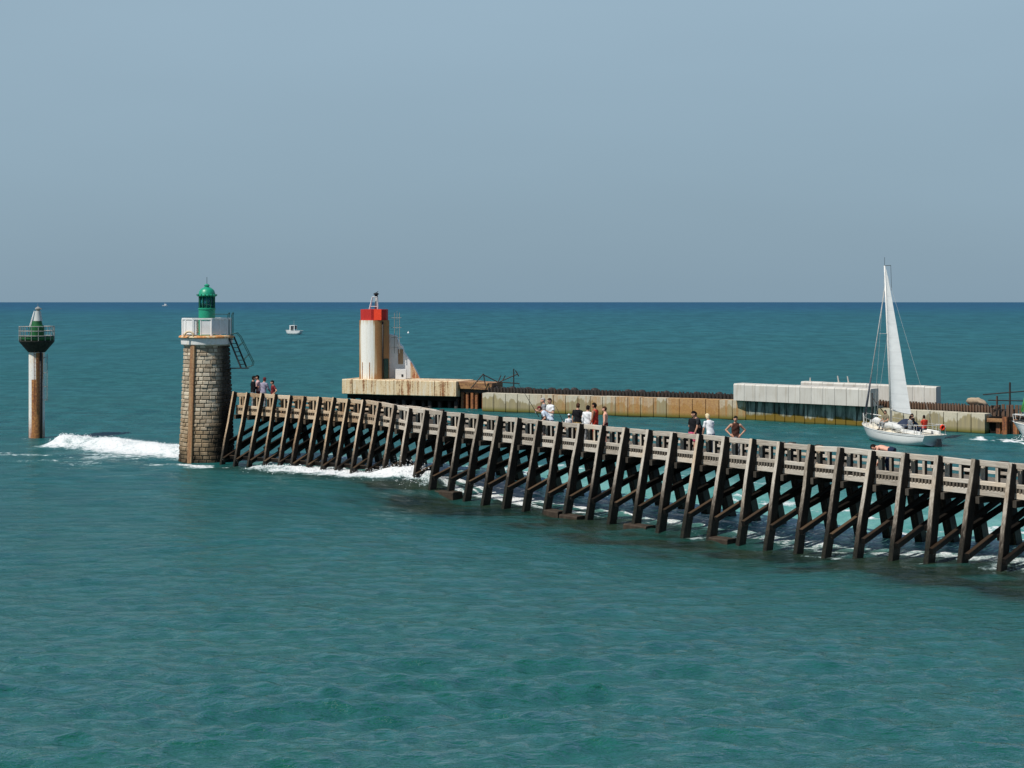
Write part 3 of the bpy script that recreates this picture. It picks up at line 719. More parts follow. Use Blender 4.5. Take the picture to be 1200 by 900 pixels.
# ------------------------------------------------------------------ lighthouse
LX, LY = -17.42, 87.7
lh = thing('lighthouse', 'round stone lighthouse with green domed lantern and white gallery at the jetty end', 'lighthouse', (LX, LY, 0))
RB, RT, HT = 1.535, 1.235, 6.62
rad = lambda z: RB + (RT - RB) * z / HT
mb = MB(); mb.lathe([(RB + .02, -1.5), (rad(0) - .03, 0), (RT - .03, HT)], 48); mb.build('core', M['mortar'], lh, smooth=False)
mb = MB(); z = -.25; row = 0
while z < HT - .02:
    h = random.uniform(.20, .25); z1 = min(z + h, HT); n = random.randint(19, 25); ofs = (row % 2) * .5 + random.uniform(-.2, .2); jn = [random.uniform(-.16, .16) for _ in range(n)]; jn.append(jn[0])
    for k in range(n):
        a0 = 2 * math.pi * (k + ofs + jn[k]) / n + .008; a1 = 2 * math.pi * (k + 1 + ofs + jn[k + 1]) / n - .008
        push = random.uniform(.0, .05); tint = random.random()
        ra, rb_ = rad(z) - .05, rad(z1) - .05; vs = []
        for (aa, zz, r_) in ((a0, z + .01, ra), (a1, z + .01, ra), (a1, z1 - .01, rb_), (a0, z1 - .01, rb_)): vs.append((r_ * math.cos(aa), r_ * math.sin(aa), zz))
        am = (a0 + a1) / 2; ins = .022
        for (aa, zz, r_) in ((a0, z + .01, ra), (a1, z + .01, ra), (a1, z1 - .01, rb_), (a0, z1 - .01, rb_)): vs.append(((r_ + .055) * math.cos(aa), (r_ + .055) * math.sin(aa), zz))
        for (aa, zz, r_) in ((a0 + ins, z + .045, ra), (a1 - ins, z + .045, ra), (a1 - ins, z1 - .045, rb_), (a0 + ins, z1 - .045, rb_)):
            rr_ = r_ + .075 + push; vs.append((rr_ * math.cos(aa), rr_ * math.sin(aa), zz))
        fs = []
        for o_ in (0, 4):
            for j in range(4): fs.append((o_ + j, o_ + (j + 1) % 4, o_ + 4 + (j + 1) % 4, o_ + 4 + j))
        fs.append((8, 9, 10, 11)); mb.add(vs, fs, tint)
    z = z1; row += 1
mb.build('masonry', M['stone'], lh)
# steel duct up the face, slightly left of the middle
mb = MB(); a_ = R(-90 - 24)
for zz0, zz1 in ((-.4, 2.2), (2.21, 4.4), (4.41, 6.6)):
    r0, r1 = rad(zz0) + .10, rad(zz1) + .10
    mb.beam((r0 * math.cos(a_), r0 * math.sin(a_), zz0), (r1 * math.cos(a_), r1 * math.sin(a_), zz1), .29, .14, (-math.sin(a_), math.cos(a_), 0), 1, 0, 1, .012)
mb.build('duct', M['duct'], lh)
mb = MB(); mb.lathe([(1.27, 6.58), (1.44, 6.66), (1.47, 6.98), (1.47, 7.008)], 48); mb.build('gallery_base', M['slab'], lh, auto=30)
mb = MB(); mb.lathe([(1.46, 7.01), (1.56, 7.015), (1.585, 7.05), (1.57, 7.12), (1.50, 7.15), (.0, 7.16)], 48); mb.build('gallery_edge', M['slab_edge'], lh, auto=30)
# parapet: eight sides, posts, panels and coping
pr = 1.36; oct_ = [(pr * math.cos(R(22.5 + 45 * k)), pr * math.sin(R(22.5 + 45 * k))) for k in range(8)]
for k in range(8):
    x0, y0 = oct_[k]; x1, y1 = oct_[(k + 1) % 8]; mb = MB(); mx_, my_ = (x0 + x1) / 2, (y0 + y1) / 2
    ang = math.atan2(y1 - y0, x1 - x0); L = math.hypot(x1 - x0, y1 - y0)
    facing = ang
    mb.box((x0, y0, 7.62), (.11, .11, .92), ang); mb.build('parapet_post', M['white_paint'], lh)
    mb = MB(); mb.box((mx_, my_, 8.105), (L + .02, .13, .085), ang); mb.build('coping', M['white_paint'], lh)
    front = (k == 5)
    if front:    # the front side is half open: a panel on the right of the gap
        u_ = V(x1 - x0, y1 - y0, 0).normalized(); c = V(x0, y0, 0) + u_ * (L * .69)
        mb = MB(); mb.box((c.x, c.y, 7.62), (L * .54, .05, .80), ang); mb.build('parapet_panel', M['panel_white'], lh)
        c = V(x0, y0, 0) + u_ * (L * .11); mb = MB(); mb.box((c.x, c.y, 7.62), (L * .14, .05, .80), ang); mb.build('parapet_panel', M['panel_white'], lh)
        c2 = V(x0, y0, 0) + u_ * (L * .40); mb = MB(); mb.box((c2.x, c2.y, 7.62), (.06, .09, .86), ang); mb.build('parapet_post', M['white_paint'], lh)
    else:
        mb = MB(); mb.box((mx_, my_, 7.635), (L - .14, .05, .80), ang); mb.build('parapet_panel', M['panel_white'], lh)
        if k in (4, 6):
            mb = MB(); u_ = V(x1 - x0, y1 - y0, 0).normalized(); nn = V(u_.y, -u_.x, 0)
            for f_ in ((.32,) if k == 4 else (.5,)):
                c = V(x0, y0, 0) + u_ * L * f_ + nn * .03; mb.box((c.x, c.y, 7.62), (.07, .06, .86), ang)
            mb.build('panel_rib', M['white_paint'], lh)
# lantern
mb = MB(); mb.lathe([(.47, 7.13), (.47, 8.62), (.50, 8.63), (.50, 8.70), (.44, 8.72)], 24); mb.build('lantern_drum', M['green'], lh, auto=40)
mb = MB(); mb.lathe([(.40, 8.70), (.40, 9.42)], 24); mb.build('lantern_glazing', M['lantern_glass'], lh, smooth=True)
for k in range(12):
    th = R(30 * k + 10); mb = MB(); mb.beam((.435 * math.cos(th), .435 * math.sin(th), 8.72), (.435 * math.cos(th), .435 * math.sin(th), 9.40), .045, .06, (-math.sin(th), math.cos(th), 0)); mb.build('glazing_bar', M['green_dark'], lh)
mb = MB(); mb.lathe([(.44, 9.36), (.50, 9.37), (.56, 9.41), (.56, 9.45), (.48, 9.49), (.465, 9.56), (.42, 9.70), (.33, 9.81), (.20, 9.88), (.14, 9.90), (.13, 9.97), (.17, 10.0), (.10, 10.06), (.0, 10.09)], 32); mb.build('dome', M['green'], lh, auto=40)
mb = MB()
for k in range(16):
    th = 2 * math.pi * k / 16; mb.box((.56 * math.cos(th), .56 * math.sin(th), 9.46), (.05, .05, .08), th)
mb.build('eaves_studs', M['green_dark'], lh)
mb = MB(); mb.tube([(0, 0, 10.0), (0, 0, 10.48)], .014, 6); mb.tube([(0, 0, 10.08), (.13, -.05, 10.02)], .03, 6); mb.build('lightning_rod', M['green_metal'], lh)
# orange lifebuoy-like coil by the gap is rusty steel on the floor
mb = MB()
pts = [(-.72 + .26 * math.cos(R(a)), -1.46, 7.13 + .26 * math.sin(R(a))) for a in range(0, 181, 15)]
mb.tube(pts, .055, 8); mb.build('rusty_hoop', M['slab_edge'], lh, smooth=True)
# ladder and stair on the right
lad = MB(); sx_, sy_ = 1.35, -.35
for dy in (-.22, .22):
    lad.beam((sx_ + .10 + dy * .55, sy_ + dy, 7.08), (sx_ + .82 + dy * .55, sy_ + dy, 5.32), .05, .09, (0, 1, 0))
for k in range(7):
    t = (k + .6) / 7.4; lad.beam((sx_ + .10 + .72 * t - .12, sy_ - .22, 7.08 - 1.76 * t), (sx_ + .10 + .72 * t + .12, sy_ + .22, 7.08 - 1.76 * t), .10, .04, (1, -.5, 0))
lad.build('stair', M['black_metal'], lh)
mb = MB()
for dy in (-.24, .24):
    mb.tube([(sx_ + .05, sy_ + dy, 7.2), (sx_ + .42, sy_ + dy, 7.30), (sx_ + .62, sy_ + dy, 7.1), (sx_ + 1.36, sy_ + dy, 5.62), (sx_ + 1.30, sy_ + dy, 5.42), (sx_ + 1.0, sy_ + dy, 5.36)], .022, 6)
    mb.tube([(sx_ + .78, sy_ + dy, 6.78), (sx_ + .42, sy_ + dy, 6.45)], .016, 6)
    mb.tube([(sx_ + 1.12, sy_ + dy, 6.1), (sx_ + .78, sy_ + dy, 5.75)], .016, 6)
mb.build('stair_rail', M['green_metal'], lh)
mb = MB(); mb.box((sx_ + .45, sy_, 5.29), (1.25, .55, .05)); mb.build('landing', M['black_metal'], lh)
mb = MB()
for dx in (0, .22): mb.tube([(1.30 + dx, -.55, 7.15), (1.30 + dx, -.55, 8.32), (1.34 + dx, -.50, 8.44), (1.34 + dx, -.2, 8.44), (1.30 + dx, -.15, 8.32), (1.30 + dx, -.15, 7.15)], .022, 6)
mb.tube([(.45, -.55, 8.36), (1.30, -.55, 8.36)], .018, 6); mb.build('gate_hoop', M['green_metal'], lh)

# ------------------------------------------------------------------ rusty channel beacon at the left
bc = thing('channel_beacon', 'slender white and rust channel beacon with green railed top at far left', 'beacon', (-31.65, 102.3, 0))
mb = MB(); mb.lathe([(.515, -2), (.515, 5.72)], 32); mb.build('post', M['beacon_white'], bc, auto=40)
mb = MB(); mb.lathe([(.525, -1.0), (.525, 3.9)], 14, a0=R(-90 - 22), a1=R(-90 + 62)); mb.lathe([(.527, 3.9), (.527, 5.68)], 10, a0=R(-90 + 12), a1=R(-90 + 66)); mb.build('rust_casing', M['beacon_rust'], bc, auto=60)
mb = MB(); mb.tube([(.40, -.42, -.8), (.40, -.42, 5.7)], .085, 8); mb.build('dark_conduit', M['rust_dark'], bc, smooth=True)
mb = MB()
for dx in (-.0, .26): mb.tube([(.02 + dx, -.62, 1.9), (.02 + dx, -.62, 5.8)], .018, 6)
for k in range(14): mb.tube([(.02, -.62, 2.05 + k * .27), (.28, -.62, 2.05 + k * .27)], .014, 6)
mb.build('ladder', M['rust_pile'], bc)
mb = MB()
for zz in (2.55, 3.45, 4.35, 5.35): mb.tube([(.46, -.35, zz), (.78, -.5, zz), (.80, -.25, zz), (.48, -.1, zz)], .016, 6)
mb.tube([(.78, -.5, 2.5), (.78, -.5, 5.6)], .018, 6); mb.tube([(.80, -.25, 2.5), (.80, -.25, 5.6)], .018, 6); mb.build('ladder_guard', M['grey_metal'], bc)
mb = MB(); mb.lathe([(.50, 5.70), (.56, 5.72), (1.10, 6.36), (1.14, 6.42), (1.14, 6.50), (0, 6.52)], 32); mb.build('basket_cone', M['basket_dark'], bc, auto=30)
mb = MB()
for zz in (6.80, 7.12, 7.42): mb.tube([(1.13 * math.cos(2 * math.pi * k / 32), 1.13 * math.sin(2 * math.pi * k / 32), zz) for k in range(33)], .030, 6, caps=False)
for k in range(16): th = 2 * math.pi * k / 16; mb.tube([(1.13 * math.cos(th), 1.13 * math.sin(th), 6.48), (1.13 * math.cos(th), 1.13 * math.sin(th), 7.44)], .022, 6)
mb.build('railing', M['grey_metal'], bc)
mb = MB(); mb.lathe([(1.10, 6.50), (1.10, 6.80)], 32); mb.build('kick_plate', M['beacon_green'], bc, smooth=True)
mb = MB(); mb.lathe([(.46, 6.5), (.46, 7.45), (.36, 7.50), (.30, 7.78), (0, 7.80)], 20, c=(.02, 0)); mb.build('green_drum', M['beacon_green'], bc, auto=40)
mb = MB(); mb.lathe([(.30, 7.79), (.18, 8.42), (.18, 8.45), (0, 8.46)], 16, c=(.08, 0)); mb.build('lantern_cone', M['grey_paint'], bc, auto=40)
mb = MB(); mb.tube([(-.34, -.2, 7.45), (-.12, -.1, 8.45)], .03, 6); mb.tube([(-.44, -.1, 7.45), (-.16, 0, 8.45)], .03, 6); mb.build('stay', M['panel_white'], bc)
mb = MB(); mb.lathe([(.10, 8.44), (.12, 8.5), (.19, 8.56), (.19, 8.62), (.1, 8.70), (.0, 8.76)], 16, c=(.08, 0)); mb.tube([(.08, 0, 8.7), (.08, 0, 8.95)], .015, 6); mb.box((.22, 0, 8.60), (.2, .1, .08)); mb.build('lamp', M['grey_metal'], bc, auto=40)

# ------------------------------------------------------------------ the mole opposite: pier head, wall, caps, sheet piles
def along(a, b, t): return V(a[0] + (b[0] - a[0]) * t, a[1] + (b[1] - a[1]) * t, 0)
PA, PB = (-14.75, 133.3), (-4.72, 129.2)
pang = math.atan2(PB[1] - PA[1], PB[0] - PA[0]); pL = math.hypot(PB[0] - PA[0], PB[1] - PA[1])
ph = thing('pier_head', 'rust streaked concrete pier head platform on dark piles under the red topped tower', 'pier head', (PA[0], PA[1], 0), pang)
cuts = [0, .95, 1.02, 4.1, 6.1, 7.9, 9.3, pL]; segs_ = [(0, .95), (1.03, 3.05), (3.09, 5.0), (5.04, 7.0), (7.04, 8.8), (8.84, pL)]
mb = MB()
for k, (a, b) in enumerate(segs_):
    mb.beam((a, 1.95, 1.70), (b, 1.95, 1.70), 3.9 - .05 * (k % 2), 1.28, (0, 1, 0), 3, .015, 1, .04)
mb.build('slab', M['plat'], ph)
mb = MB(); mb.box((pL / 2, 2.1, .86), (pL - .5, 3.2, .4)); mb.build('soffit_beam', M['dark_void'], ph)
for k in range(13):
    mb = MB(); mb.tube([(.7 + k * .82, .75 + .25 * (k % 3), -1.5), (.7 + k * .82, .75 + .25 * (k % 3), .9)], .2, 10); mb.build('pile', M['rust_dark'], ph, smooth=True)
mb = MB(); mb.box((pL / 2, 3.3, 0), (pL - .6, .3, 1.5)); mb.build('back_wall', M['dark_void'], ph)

# red topped light tower
tX, tY, tZ = -12.04, 134.35, 2.345
tw = thing('light_tower', 'squat white light tower with bright red top band and rust streaks on the pier head', 'light tower', (tX, tY, tZ))
mb = MB(); mb.lathe([(1.31, 0), (1.31, 5.1)], 40); mb.build('body', M['tower_white'], tw, auto=40)
mb = MB(); mb.lathe([(1.20, 5.1), (1.20, 6.05), (0, 6.08)], 10, ph=R(10)); mb.build('red_top', M['tower_red'], tw)
mb = MB(); th = R(-90 + 20); mb.beam((.40, -1.235, 5.12), (.40, -1.235, 6.05), .66, .05, (1, -.10, 0)); mb.build('red_panel', M['red_bright'], tw)
mb = MB(); th = R(-90 + 38); mb.tube([(1.33 * math.cos(th), 1.33 * math.sin(th), .0), (1.33 * math.cos(th), 1.33 * math.sin(th), 5.0)], .075, 8); mb.build('downpipe', M['rust_dark'], tw, smooth=True)
mb = MB(); th = R(-90 + 56)
mb.beam((1.30 * math.cos(th), 1.30 * math.sin(th), .02), (1.30 * math.cos(th), 1.30 * math.sin(th), 1.75), .62, .10, (-math.sin(th), math.cos(th), 0)); mb.build('doorway', M['green_metal'], tw)
mb = MB()
for xx in (-.95, -.30): mb.tube([(xx, -1.33 + (0.42 if xx < -.9 else .06), 0), (xx, -1.33 + (0.42 if xx < -.9 else .06), 1.45)], .04, 6)
mb.build('rust_pipe', M['beacon_rust'], tw)
# white lantern frame
mb = MB()
for dy in (-.28, .28):
    mb.tube([(-.42, dy, 6.06), (-.16, dy, 7.12)], .045, 6); mb.tube([(.30, dy, 6.06), (.26, dy, 7.12)], .045, 6); mb.tube([(-.16, dy, 7.12), (.26, dy, 7.12)], .045, 6); mb.tube([(-.36, dy, 6.3), (.30, dy, 6.3)], .03, 6)
mb.build('lantern_frame', M['panel_white'], tw)
mb = MB(); mb.tube([(.12, 0, 6.06), (.18, 0, 7.1)], .1, 8); mb.build('lantern_mast', M['grey_metal'], tw, smooth=True)
mb = MB(); mb.lathe([(.08, 7.1), (.14, 7.14), (.14, 7.3), (.24, 7.36), (.24, 7.42), (.1, 7.5), (0, 7.52)], 14, c=(.16, 0)); mb.tube([(.16, 0, 7.5), (.34, 0, 7.62)], .03, 6); mb.build('lamp', M['black_metal'], tw, auto=40)
# ladder cage and sloping buttress behind on the right
mb = MB()
for xx in (1.78, 2.22): mb.tube([(xx, -.2, 2.2), (xx, -.2, 5.75)], .03, 6)
for k in range(4): mb.tube([(1.5, -.2, 2.75 + k * .85), (2.4, -.2, 2.75 + k * .85)], .025, 6)
mb.tube([(2.0, -.1, 3), (2.0, -.1, 5.9)], .02, 6); mb.build('ladder_cage', M['grey_metal'], tw)
mb = MB(); prof = [(1.15, 0), (3.95, 0), (3.30, 1.25), (2.55, 2.3), (2.45, 2.75), (2.15, 3.05), (1.9, 3.7), (1.15, 3.9)]
n = len(prof); vs = [(x, .25, z) for x, z in prof] + [(x, 1.6, z) for x, z in prof]
fs = [tuple(range(n)), tuple(reversed(range(n, 2 * n)))] + [(k, (k + 1) % n, n + (k + 1) % n, n + k) for k in range(n)]
mb.add(vs, fs); mb.build('buttress', M['panel_white'], tw)
mb = MB(); mb.add([(3.15, .19, 0), (3.97, .19, 0), (3.32, .19, 1.22), (3.15, .19, 1.5), (3.15, .246, 0), (3.97, .246, 0), (3.32, .246, 1.22), (3.15, .246, 1.5)], [(0, 1, 2, 3), (7, 6, 5, 4), (0, 4, 5, 1), (1, 5, 6, 2), (2, 6, 7, 3), (3, 7, 4, 0)]); mb.build('rust_plate', M['rust_streaked'], tw)
mb = MB(); mb.box((2.38, -.62, .42), (.92, .8, .84)); mb.build('white_box', M['panel_white'], tw)
mb = MB(); mb.box((2.52, -1.025, .30), (.16, .03, .22)); mb.build('box_vent', M['black_metal'], tw)
mb = MB(); mb.box((2.28, .22, 1.9), (.42, .05, 1.3)); mb.build('stained_panel', M['duct'], tw)

# brown timber beam beyond the pier head and rusty piles under it
BA, BB = (-4.65, 129.6), (-1.72, 128.3)
bang = math.atan2(BB[1] - BA[1], BB[0] - BA[0]); bL = math.hypot(BB[0] - BA[0], BB[1] - BA[1])
bt = thing('wharf_stub', 'brown rusted wharf stub on orange piles right of the pier head', 'wharf', (BA[0], BA[1], 0), bang)
mb = MB(); mb.beam((0.02, 1.2, 2.02), (1.5, 1.2, 2.0), 2.2, .62, (0, 1, 0), 1, 0, 1, .03); mb.beam((1.53, 1.2, 1.98), (bL, 1.2, 1.95), 2.2, .60, (0, 1, 0), 1, 0, 1, .03); mb.build('deck_beam', M['brown_beam'], bt)
mb = MB(); mb.box((bL / 2 - .1, 1.35, 1.52), (bL - .3, 1.8, .32)); mb.build('stringer', M['rust_dark'], bt)
for k, xx in enumerate((.35, .75, 1.25, 1.6, 2.3)):
    mb = MB(); mb.beam((xx, .45 + .1 * (k % 2), -1.5), (xx, .45 + .1 * (k % 2), 1.4), .26, .26, (1, 0, 0), 1, 0, 1, .03); mb.build('pile', M['rust_pile'], bt)
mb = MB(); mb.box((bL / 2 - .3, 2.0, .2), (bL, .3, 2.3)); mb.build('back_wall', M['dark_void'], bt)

# breakwater wall
WP = [(-2.47, 127.0), (17.9, 117.6), (26.4, 110.9), (32.45, 105.35)]
bwk = thing('breakwater', 'stained concrete panel breakwater wall topped with dark sheet piling across the channel', 'breakwater', (WP[0][0], WP[0][1], 0))
def wall_run(a, b, z1, t0=0., t1=1., pw=1.05, back=.0):
    a_, b_ = along(a, b, t0), along(a, b, t1); d = b_ - a_; L = d.length; dn = d.normalized(); nn = V(dn.y, -dn.x, 0); n = max(1, round(L / pw)); mb = MB()
    for k in range(n):
        p = a_ + d * ((k + .5) / n) - nn * (.5 + back); mb.box((p.x, p.y, z1 / 2 - .75 + random.uniform(-.012, .012)), (L / n - .055, 1.0 + random.uniform(-.02, .02), z1 + 1.5), math.atan2(dn.y, dn.x))
    p = a_ + d * .5 - nn * (.62 + back); mb.box((p.x, p.y, z1 / 2 - .8), (L - .02, 1.0, z1 + 1.4), math.atan2(dn.y, dn.x), tint=0)
    return mb
wall_run(WP[0], WP[1], 1.5).build('wall', M['wall'], bwk, world=True)
wall_run(WP[1], WP[2], 1.5, .0, 1.0, .85).build('stained_wall', M['wall_stained'], bwk, world=True)
wall_run(WP[2], WP[3], 1.36, .0, 1.0, 1.0).build('wall', M['wall'], bwk, world=True)
# corrugated sheet piling standing above and behind the wall
def palisade(a, b, t0, t1, back, zlo, zhi, sp=.15):
    a_, b_ = along(a, b, t0), along(a, b, t1); d = b_ - a_; L = d.length; dn = d.normalized(); nn = V(dn.y, -dn.x, 0); n = int(L / sp); mb = MB()
    for k in range(n):
        p = a_ + dn * (k * sp) - nn * (back + (.07 if k % 2 else -.07)); h = zhi + random.uniform(-.05, .05) - zlo
        mb.box((p.x, p.y, zlo + h / 2), (sp * .72, .12, h), math.atan2(dn.y, dn.x) + random.uniform(-.1, .1))
    p = a_ + d * .5 - nn * (back + .3); mb.box((p.x, p.y, zlo + (zhi - zlo) * .45), (L, .3, (zhi - zlo) * .9), math.atan2(dn.y, dn.x), tint=0)
    return mb
o_ = palisade(WP[0], WP[1], .0, .99, 1.35, 1.0, 1.92).build('sheet_piling', M['rust_dark'], bwk, world=True)
o_ = palisade(WP[2], WP[3], -.25, 1.0, 1.4, .9, 1.86, .11).build('sheet_piling', M['rust_mid'], bwk, world=True)
mb = MB(); a, b = WP[0], WP[3]
for (a, b) in ((WP[0], WP[1]), (WP[1], WP[2]), (WP[2], WP[3])):
    d = along(a, b, 1) - along(a, b, 0); L = d.length; dn = d.normalized(); nn = V(dn.y, -dn.x, 0); c = along(a, b, .5) - nn * 3.2; mb.box((c.x, c.y, .2), (L, 3.6, 2.4), math.atan2(dn.y, dn.x))
mb.build('core_fill', M['rust_dark'], bwk, world=True)
# rough rubble lumps showing along the top of the piling
mb = MB()
for k in range(60):
    t = random.uniform(0, .98); p = along(WP[0], WP[1], t); mb.sphere((p.x + .6, p.y + 2.2 + random.uniform(-.4, .8), 1.55 + random.uniform(-.1, .25)), random.uniform(.2, .42), 7, 5, (1, 1, .7))
tag(mb.build('rubble', M['rust_dark'], bwk, world=True), kind='stuff')

# pale concrete caps
def cap_row(label, a, b, n, depth, zlo, zhi):
    d = V(b[0] - a[0], b[1] - a[1], 0); L = d.length; dn = d.normalized(); ang = math.atan2(dn.y, dn.x)
    t = thing('concrete_cap', label, 'concrete cap', (a[0], a[1], zlo), ang, 'pale concrete caps on the breakwater')
    for k in range(n):
        w_ = L / n; mb = MB(); x0, x1 = k * w_ + .012, (k + 1) * w_ - .012; h = zhi - zlo; c_ = .10; jz = random.uniform(-.012, .012)
        pf = [(0, 0), (0, h - c_ + jz), (c_, h + jz), (depth, h + jz), (depth, 0)]
        m_ = len(pf); vs = [(x0, y, z) for y, z in pf] + [(x1, y, z) for y, z in pf]
        mb.add(vs, [tuple(range(m_)), tuple(reversed(range(m_, 2 * m_)))] + [(j, (j + 1) % m_, m_ + (j + 1) % m_, m_ + j) for j in range(m_)])
        mb.build('block', M['cap'], t)
    return t
cap_row('nearer row of pale concrete cap blocks above the dark stained wall', (16.95, 117.6), (25.75, 110.35), 12, 1.3, 1.52, 2.80)
cap_row('farther row of pale concrete cap blocks rising behind the nearer row', (22.4, 119.2), (30.9, 111.9), 12, .8, 1.62, 2.88)
# dark block standing in for the shadow below the far row, with rusty piling ribs
rc_ = thing('shadow_box', 'dark brown shadow block with rusty ribs under the right end of the far cap row', 'shadow block', (27.6, 113.9, 0), math.atan2(111.2 - 114.9, 31.0 - 26.6))
mb = MB(); mb.box((1.75, 1.0, .8), (4.6, 1.6, 1.55)); mb.build('shadow_block', M['rust_dark'], rc_)
mb = MB()
for k in range(9): mb.box((-.4 + k * .52, .17, .85), (.08, .06, 1.45))
mb.build('ribs', M['rust_pile'], rc_)
for (px_, lab) in ((949.5, 'short pale post alone on top of the far cap row'), (983, 'left of the pair of pale posts on top of the far cap row'), (994.5, 'right of the pair of pale posts on top of the far cap row')):
    k = (px_ - 600) / 1800; a, b = V(22.7, 119.5, 0), V(31.2, 112.2, 0); u = b - a; t = (k * a.y - a.x) / (u.x - k * u.y); p = a + u * t
    tg = thing('marker_post', lab, 'post', (p.x, p.y, 2.87), 0, 'pale posts on the breakwater cap')
    mb = MB(); hh = .30 if px_ < 960 else .52
    mb.tube([(0, 0, 0), (-.10 if px_ > 960 else 0, 0, hh)], .06, 8, .045); mb.build('shaft', M['cap'], tg)
    mb = MB(); mb.box((0, 0, .02), (.22, .22, .04)); mb.build('foot', M['cap'], tg)

# rusty sheet piles at the right-hand end
SA, SB = (32.5, 105.2), (42.5, 98.5)
sp = thing('sheet_pile_bank', 'rust brown steel sheet pile bank beyond the concrete wall at the right edge', 'sheet piling', (SA[0], SA[1], 0), math.atan2(SB[1] - SA[1], SB[0] - SA[0]))
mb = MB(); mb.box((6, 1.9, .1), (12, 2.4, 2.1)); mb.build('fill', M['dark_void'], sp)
for k in range(14):
    xx = .62 + k * .58; mb = MB(); mb.beam((xx, .62 + .12 * (k % 2), -1.4), (xx, .62 + .12 * (k % 2), .98 + random.uniform(-.05, .10)), .30, .12, (1, 0, 0), 1, 0, 1, .02)
    mb.beam((xx + .16, .80, -1.4), (xx + .16, .80, .95), .10, .25, (1, 0, 0)); mb.build('pile', M['rust_pile'], sp)
mb = MB(); mb.beam((1.15, .38, -1.4), (1.15, .38, 1.2), .34, .30, (1, 0, 0), 1, 0, 1, .03); mb.build('pile', M['rust_pile'], sp)
mb = MB(); mb.beam((-.05, .5, .92), (1.2, .5, .95), .5, .24, (0, 1, 0), 1, 0, 1, .02); mb.build('waling', M['brown_beam'], sp)
mb = MB()
for k in range(36): mb.box((.1 + k * .3, 1.5 + .08 * (k % 2), 1.40), (.20, .12, 1.05 + random.uniform(-.12, .12)), random.uniform(-.1, .1))
mb.build('rear_piling', M['rust_mid'], sp)
rk = thing('boulder', 'tan boulder resting on the breakwater top near the right end', 'boulder', (33.0, 108.2, 1.82))
bm = bmesh.new(); bmesh.ops.create_icosphere(bm, subdivisions=3, radius=1)
for v in bm.verts:
    nz_ = fbm(np.array([v.co.x * 1.5 + 5]), np.array([v.co.y * 1.5 + v.co.z * 2.1 + 9]), 7, 3)[0]; v.co = V(v.co.x * .40, v.co.y * .34, v.co.z * .34) * (.35 + 1.3 * nz_) + V(-.2 + v.co.x * .3, 0, .12 - .12 * v.co.x)
me = bpy.data.meshes.new('rock_body'); bm.to_mesh(me); bm.free(); me.materials.append(M['rock']); me.polygons.foreach_set('use_smooth', [True] * len(me.polygons)); o = bpy.data.objects.new('rock_body', me); COL.objects.link(o); o.parent = rk
# bent steel frames on the mole
sf = thing('scaffold_poles', 'tangle of bent dark steel poles above the left end of the breakwater wall', 'scaffolding', (0.0, 128.2, 1.9))
mb = MB()
def wp(px, py, Y=128.2): s = 1800 / Y; return ((px - 600) / s - 0.0, 0, EYE - (py - 353) / s - 1.9)
for a, b in (((566.5, 438), (552, 455)), ((566.5, 438), (569, 453)), ((566.5, 439), (584, 448)), ((582, 447.5), (609, 449.5)), ((582, 449), (607, 438)), ((587, 440), (584, 447)), ((592, 440), (589, 446)), ((604, 434), (608, 441))):
    mb.tube([wp(*a), wp(*b)], .05, 6)
mb.build('bent_poles', M['rust_dark'], sf)
mb = MB(); mb.tube([wp(602, 432), wp(602, 458)], .06, 6); mb.build('upright', M['black_metal'], sf)
s2 = thing('pole_railing', 'dark pole railing standing on the mole at the right edge', 'railing', (34.6, 106.0, 1.6))
def wp2(px, py, Y=106.0): s = 1800 / Y; return ((px - 600) / s - 34.6, 0, EYE - (py - 353) / s - 1.6)
for a, b in (((1168.5, 464), (1168.5, 486)), ((1183.5, 448), (1183.5, 484))):
    mb = MB(); mb.tube([wp2(*a), wp2(*b)], .065, 6); mb.build('upright', M['rust_dark'], s2)
for a, b in (((1152, 462.5), (1206, 458)), ((1158, 469), (1206, 470)), ((1162, 480), (1206, 480))):
    mb = MB(); mb.tube([wp2(*a), wp2(*b)], .042, 6); mb.build('rail', M['rust_dark'], s2)

# ------------------------------------------------------------------ people
def capsule(mb, p0, r0, p1, r1, n=10):
    p0, p1 = V(*p0), V(*p1); mb.sphere(p0, r0, n, 6); mb.sphere(p1, r1, n, 6)
    if (p1 - p0).length > 1e-4: mb.tube([p0, p1], r0 * .995, n, r1 * .995)

